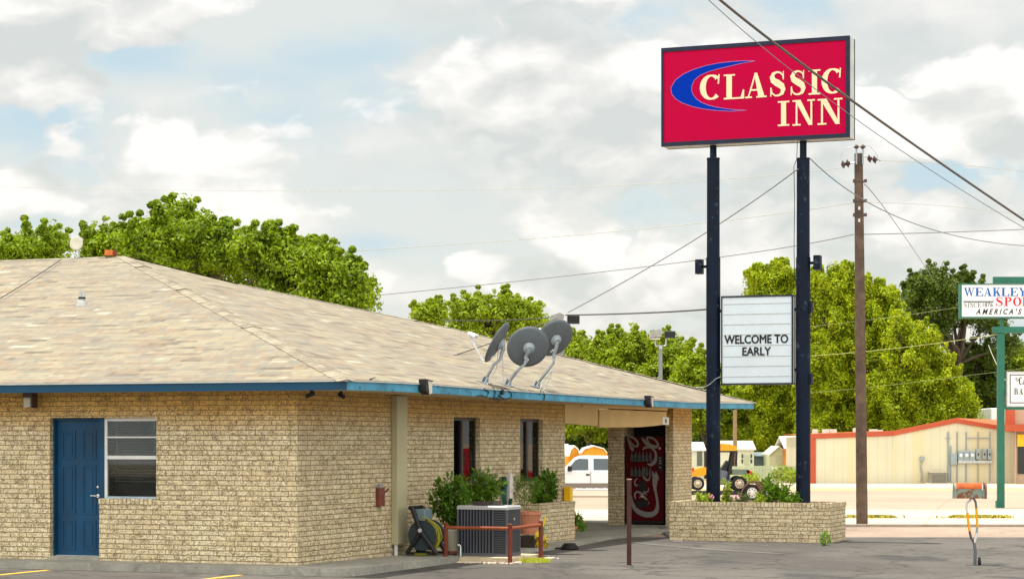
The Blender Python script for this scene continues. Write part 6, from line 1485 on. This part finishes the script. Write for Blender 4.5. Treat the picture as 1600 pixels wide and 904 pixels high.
# ================================================================== POLES, STREET SIGN AND WIRES
up_ = P(1347, 820, 55.9); up_.z = g(55.9)
t = thing('utility_pole', 'weathered brown wooden utility pole right of the red sign', 'utility pole', up_)
topz = EYE-(240-HY)/F_PX*55.9-up_.z; tx = (1341.5-1347)/F_PX*55.9
b = MB(); b.tube([(0, 0, -.1), (tx*.33, 0, topz*.33), (tx*.66, 0, topz*.66), (tx, 0, topz)], [.148, .138, .125, .108], 16); b.build('pole', WOOD, t)
us2 = 55.9/F_PX; uq = lambda x, y: ((x-1347)*us2, EYE-(y-HY)*us2-up_.z)
b = MB()
for x in (1337, 1347): a = uq(x, 258); c = uq(x, 232); b.box(a[0]-.02, a[0]+.02, -.14, -.10, a[1], c[1])
b.build('top_bracket', DISH_GREY, t)
INS = mat('insulator_brown', (.08, .05, .045), .35, var=.1)
for x in (1337, 1347): a = uq(x, 231); b = MB(); b.lathe([(.02, -.05), (.06, -.01), (.08, .01), (.05, .03), (.03, .06)], 12, (a[0], -.12, a[1])); b.build('insulator', INS, t)
for pts in ([(1318, 257), (1325, 255.5)], [(1359, 248), (1367, 249.5)]):
    for i, p in enumerate(pts):
        a = uq(*p); b = MB(); b.lathe([(.03, -.06), (.075, -.03), (.11, 0), (.06, .02), (.03, .06)], 12, (a[0], 0, a[1]), (1, 0, .2)); b.build('insulator', INS, t)
b = MB(); a = uq(1315, 258); c = uq(1336, 254); b.tube([(a[0], 0, a[1]), (c[0], 0, c[1])], .018, 6); b.build('strain_rod', STEEL, t)
b = MB(); a = uq(1349, 245); c = uq(1376, 251); b.tube([(a[0], 0, a[1]), (uq(1355, 245)[0], 0, uq(1355, 245)[1]), (c[0], 0, c[1])], .018, 6); b.build('strain_rod', STEEL, t)
b = MB(); b.tube([(uq(x, y)[0], -.1, uq(x, y)[1]) for x, y in ((1314, 254), (1313, 242), (1320, 232), (1337, 228), (1347, 228), (1358, 229), (1366, 238), (1371, 247))], .007, 5); b.build('jumper', STEEL, t)
for y_ in (284, 315, 337):
    a = uq(1343, y_); b = MB(); b.lathe([(.128, -.02), (.128, .02)], 14, (a[0]+.0, 0, a[1])); b.box(a[0]-.17, a[0]-.11, -.06, .0, a[1]-.03, a[1]+.06); b.box(a[0]+.11, a[0]+.18, -.06, 0, a[1]-.02, a[1]+.06); b.build('pole_band', INS, t)
for y_ in (326, 345): a = uq(1341, y_); b = MB(); b.box(a[0]-.02, a[0]+.03, -.14, -.118, a[1]-.04, a[1]+.04); b.build('tag', WHITE_METAL, t)
# parking lot lamps
def lot_lamp(px, py, D_, label):
    x, zz = gp(px, py, D_); gz = g(D_); t = thing('lot_lamp', label, 'lamp post', (x, D_, gz), 0, 'parking lot lamp posts behind the motel')
    zz -= gz
    b = MB(); b.tube([(0, 0, 0), (0, 0, zz-.5)], [.09, .06], 12); b.build('pole', mat('lamp_pole_grey', (.20, .21, .22), .5, var=.1), t)
    b = MB(); b.tube([(0, 0, zz-.5), (0, 0, zz-.4)], .06, 8); b.tube([(-.16, 0, zz-.4), (.16, 0, zz-.4)], .025, 6); b.tube([(-.16, 0, zz-.4), (-.16, 0, zz-.1)], .022, 6); b.tube([(.16, 0, zz-.4), (.18, 0, zz-.15)], .022, 6); b.build('yoke', STEEL, t)
    b = MB(); b.prism([(-.36, zz-.16), (.02, zz-.12), (.06, zz+.06), (-.06, zz+.12), (-.30, zz+.04)], -.22, .22, 'y'); h = b.build('lamp_head', mat('lamp_head_grey', (.30, .29, .27), .5), t)
    b = MB(); b.box(-.32, -.02, -.16, .16, zz-.20, zz-.165); b.build('lens', WHITE_METAL, h)
    b = MB(); b.box(.14, .46, -.16, .16, zz-.16, zz+.06, .02); b.build('lamp_head', BLACK, t)
lot_lamp(1032, 520, 70, 'twin-headed lamp post on a thin pole before the trees')
lot_lamp(878, 496, 58, 'twin lamp heads showing just above the right roof dish')

# green shop sign
GDp = 75.5; gz = g(GDp); gx = gp(1564.5, 0, GDp)[0]
t = thing('shop_sign', 'white shop sign on green posts cut by the right edge', 'sign', (gx, GDp, gz))
w_ = lambda x, y: (gp(x, y, GDp)[0]-gx, gp(x, y, GDp)[1]-gz)
a, c = w_(1559.5, 0)[0], w_(1570, 0)[0]
b = MB(); b.box(a, c, 0, .23, -.05, w_(0, 520)[1], .01); b.build('post', GREEN_PAINT, t)
b = MB(); b.box(a-.05, a+.03, -.03, .2, .0, .25); b.build('base_box', GREEN_PAINT, t)
b = MB(); b.box(a+5.2, c+5.2, 0, .23, -.05, w_(0, 520)[1], .01); b.build('post', GREEN_PAINT, t)
b = MB(); b.box(w_(1552, 0)[0], c+5.9, -.03, .26, w_(0, 520)[1]+.004, w_(0, 510)[1]); b.build('beam', GREEN_PAINT, t)
b = MB(); b.box(w_(1553, 0)[0], c+5.2, .05, .2, w_(0, 442)[1], w_(0, 432)[1]); b.build('top_cap', GREEN_PAINT, t)
for xx in (a+.15, a+5.3): b = MB(); b.box(xx-.06, xx+.06, .06, .18, w_(0, 510)[1]+.004, w_(0, 497)[1]); b.build('bracket', GREEN_PAINT, t)
sx0, sz0 = w_(1500, 497); _, sz1 = w_(0, 443); sx1 = sx0+7.2
b = MB(); b.box(sx0, sx1, -.06, .30, sz0, sz0+.05); b.box(sx0, sx1, -.06, .30, sz1-.04, sz1-.002); b.box(sx0, sx0+.05, -.06, .30, sz0+.05, sz1-.04); b.box(sx1-.05, sx1, -.06, .30, sz0+.05, sz1-.04); fr_ = b.build('sign_frame', GREEN_PAINT, t)
SW = mat('sign_white', (.74, .73, .72), .4, var=.03); b = MB(); b.box(sx0+.05, sx1-.05, -.045, .28, sz0+.05, sz1-.04); b.build('sign_face', SW, fr_)
SB_ = mat('sign_blue_letters', (.01, .10, .38), .5, var=0.); SR = mat('sign_red_letters', (.60, .01, .03), .5, var=0.); SK = mat('sign_dark_letters', (.02, .025, .03), .5, var=0.)
def word(wd, x0, dx, cw_, y0, y1, m, nm, par, slant=0., wfun=w_, yo=-.050, wk=1.):
    b = MB(); z0 = wfun(0, y1)[1]; z1 = wfun(0, y0)[1]; k = GDp/F_PX
    xx = x0
    for ch in wd:
        cwid = cw_*(1.28 if ch in 'W' else .55 if ch == 'I' else 1.)
        if ch in GL:
            X0 = wfun(xx, 0)[0]; X1 = X0+cwid*k; glyph(b, ch, X0, X1, z0, z1, lambda p, q, y: (p+slant*(q-z0), yo-y, q), wk=wk)
        xx += cwid+(dx)
    b.build(nm, m, par)
word('WEAKLEY', 1506, 1.0, 12.6, 449.5, 462.5, SB_, 'blue_lettering', fr_)
word('SPORTS', 1554.5, 1.2, 12.8, 464, 478, SR, 'red_lettering', fr_)
b = MB(); A_ = w_(1505, 471.5); B2 = w_(1552, 470); b.box(A_[0], B2[0], -.052, -.046, A_[1]-.012, A_[1]+.026); b.build('rule', SK, fr_)
word('SINCE', 1505.5, .6, 5.4, 473, 480, mat('sign_grey_letters', (.16, .17, .2), .5, var=0.), 'small_lettering', fr_)
o = text_mesh('1876', 1., 'small_lettering', MATS['sign_grey_letters'], fr_, lambda p, q, _: (p, 0, q), bold=.02)
def fit(o, x0, x1, z0, z1, y):
    co = np.array([v.co[:] for v in o.data.vertices]); mn, mx_ = co.min(0), co.max(0)
    for v in o.data.vertices: v.co = ((v.co.x-mn[0])/(mx_[0]-mn[0])*(x1-x0)+x0, y, (v.co.z-mn[2])/(mx_[2]-mn[2])*(z1-z0)+z0)
fit(o, w_(1535, 0)[0], w_(1551, 0)[0], w_(0, 479.5)[1], w_(0, 472.5)[1], -.05)
o = text_mesh("A M E R I C A ' S", 1., 'italic_lettering', SK, fr_, lambda p, q, _: (p, 0, q), bold=.03, shear=.35)
fit(o, w_(1524, 0)[0], w_(1596, 0)[0], w_(0, 491)[1], w_(0, 482)[1], -.05)
# lower hanging board
hx0_, hz0 = w_(1573, 635); _, hz1 = w_(0, 580); hx1 = hx0_+3.9
b = MB(); b.box(hx0_, hx1, -.02, .2, hz0, hz0+.05); b.box(hx0_, hx1, -.02, .2, hz1-.05, hz1); b.box(hx0_, hx0_+.05, -.02, .2, hz0+.05, hz1-.05); b.box(hx1-.05, hx1, -.02, .2, hz0+.05, hz1-.05); f2 = b.build('lower_board_frame', mat('board_grey_edge', (.5, .52, .5), .5), t)
b = MB(); b.box(hx0_+.05, hx1-.05, -.01, .19, hz0+.05, hz1-.05); b.build('lower_board_face', SW, f2)
b = MB(); i0, i1, j0, j1 = hx0_+.10, hx1-.10, hz0+.12, hz1-.10; e = .03
b.box(i0, i1, -.016, -.012, j0, j0+e); b.box(i0, i1, -.016, -.012, j1-e, j1); b.box(i0, i0+e, -.016, -.012, j0+e, j1-e); b.box(i1-e, i1, -.016, -.012, j0+e, j1-e); b.build('border_line', SK, f2)
b = MB(); b.box(hx0_-.08, hx0_, .02, .18, hz0-.08, hz0+.02); b.box(hx0_, hx1, .02, .18, hz0-.10, hz0-.004); b.build('lower_board_bar', GREEN_PAINT, f2)
word('BA', 1584.2, 1.2, 6.6, 606, 616, SK, 'lettering', f2, yo=-.014)
def scrip(pts, ws): 
    q = [w_(1560+x/4.1, 560+y/4.1) for x, y in pts]; B3.ribbon(q, [w*.005 for w in ws], 0, lambda p, c, _: (p, -.014-.0004*len(B3.f) % .003, c))
B3 = MB()
pp = smooth([(126, 134, 2), (114, 122, 4), (112, 134, 5), (122, 142, 4), (132, 130, 3), (128, 122, 2)], 5); scrip([(p[0], p[1]) for p in pp], [p[2] for p in pp])
pp = smooth([(152, 128, 3), (146, 120, 4), (138, 124, 6), (134, 145, 8), (140, 164, 6), (152, 162, 3), (158, 150, 2)], 5); scrip([(p[0], p[1]) for p in pp], [p[2] for p in pp])
pp = smooth([(160, 136, 2), (159, 158, 5), (164, 163, 4), (168, 148, 3), (168, 138, 4), (168, 162, 5), (174, 162, 2)], 5); scrip([(p[0], p[1]) for p in pp], [p[2] for p in pp])
B3.build('script_lettering', SK, f2)

# overhead wires: each a sagging cable through three measured points
WIRE = mat('wire_dark', (.06, .055, .055), .6, var=.1); WIREL = mat('wire_grey', (.20, .20, .21), .6, var=.1); WIREY = mat('wire_pale', (.45, .45, .40), .5, var=.1); WIREG = mat('wire_mossy', (.26, .29, .12), .6, var=.1)
GWI = 'overhead wires'
def wire(label, p, r, m=WIRE, e0=0., e1=0., n_=36):
    A, B_1, C = (P(*q) for q in p)
    pts = []
    for i in range(n_+1):
        u = -e0+(1+e0+e1)*i/n_
        pts.append(A*(2*(u-.5)*(u-1))+B_1*(-4*u*(u-1))+C*(2*u*(u-.5)))
    o0 = pts[0].copy(); b = MB(); b.tube([q-o0 for q in pts], r, 6); o = b.build('overhead_wire', m); o.location = o0
    return tag(o, label, 'wire', GWI)
wire('thickest wire, crossing the red sign from the top edge to the right edge', [(1125, 0, 30), (1335, 160, 33.5), (1602, 345, 38)], .019, mat('thick_cable', (.13, .105, .09), .6), .6, .4)
wire('thin wire running just below the thickest one across the red sign', [(1107, 0, 31), (1340, 188, 35), (1590, 350, 40)], .006, WIREL, .6, .3)
wire('straight thin wire slanting up from the roof lamp to the right sign pole', [(887, 488, 50), (1075, 381, 48), (1247, 264, 45)], .011, WIREL)
wire('wire dipping right from the sign pole top past the utility pole', [(1266, 248, 45.5), (1420, 346, 50), (1602, 384, 56)], .011, WIREL, 0, .3)
wire('wire dropping steeply right from the utility pole toward the oak', [(1351, 288, 56), (1400, 350, 85), (1456, 432, 128)], .014, WIREL)
wire('long wire low across the sky, rising to the utility pole', [(590, 461, 80), (1030, 414, 66), (1334, 366, 56)], .012, WIREL, .5)
wire('nearly level wire from the utility pole to the right edge', [(1348, 366, 56), (1470, 363, 60), (1602, 358, 66)], .013, WIREL, 0, .4)
wire('highest faint wire running level over the whole sky', [(0, 292, 95), (700, 297, 76), (1316, 262, 56)], .009, WIREY, .2)
wire('faint wire over the tree tops to the utility pole', [(250, 408, 88), (840, 372, 70), (1336, 316, 56)], .010, WIREY, .02)
wire('short faint wire leaving the utility pole top to the right', [(1376, 251, 56), (1490, 257, 60), (1602, 268, 64)], .009, WIREY, 0, .3)
wire('faint wire leaving the pole at mid height to the right', [(1350, 316, 56), (1480, 322, 60), (1602, 336, 64)], .008, WIREY, 0, .3)
wire('dark wire from the lamp heads to the left sign pole', [(884, 492, 58), (1000, 489, 52), (1106, 483, 46.3)], .018, WIRE)
wire('dark wire crossing the yellow-green tree behind the dishes', [(690, 500, 62), (790, 500, 60), (874, 494, 58)], .014, WIRE)
wire('service wire sagging over the roof slope behind the dishes', [(578, 592, on_right_roof(578, 592).y-.25), (725, 550, on_right_roof(725, 550).y-.5), (872, 497, 53)], .011, WIRE)
wire('dark wire crossing the roof at the far left', [(x_, y_, on_front_roof(x_, y_).y-.35) for x_, y_ in ((-60, 500), (25, 451), (96, 405))], .010, WIRE, .1)
wire('pale wire over the willow at the height of the board top', [(1262, 510, 120), (1400, 494, 116), (1560, 470, 110)], .008, WIREG, 0, .3)
wire('pale wire crossing the middle of the willow', [(1258, 556, 118), (1380, 546, 115), (1520, 528, 110)], .013, mat('wire_yellowish', (.42, .44, .16), .6), .05, .3)
wire('pale wire low across the willow', [(1258, 614, 116), (1400, 600, 112), (1600, 575, 106)], .008, WIREG, .05, .2)
wire('pale wire slanting down behind the green sign post', [(1548, 548, 90), (1570, 592, 86), (1602, 636, 80)], .012, WIREY, .1, .1)
# grass along the pavement joints
rnd = np.random.default_rng(8); co = []
for xc, yc, wx_, wy_ in ((10.2, 62.6, .5, .10), (13.2, 62.62, .7, .14)):
    for i in range(700):
        x = xc+rnd.normal()*wx_*.5; y = yc+rnd.normal()*wy_; h = rnd.uniform(.03, .10); z = g(y)
        co.append(np.array([(x-.02, y, z), (x+.02, y, z), (x+rnd.normal()*.04+.01, y, z+h), (x+rnd.normal()*.04, y, z+h)]))
o = leaf_obj('verge_grass', co, mat('dry_grass_blades', (.45, .38, .06), .9, var=.2)); o['kind'] = 'stuff'
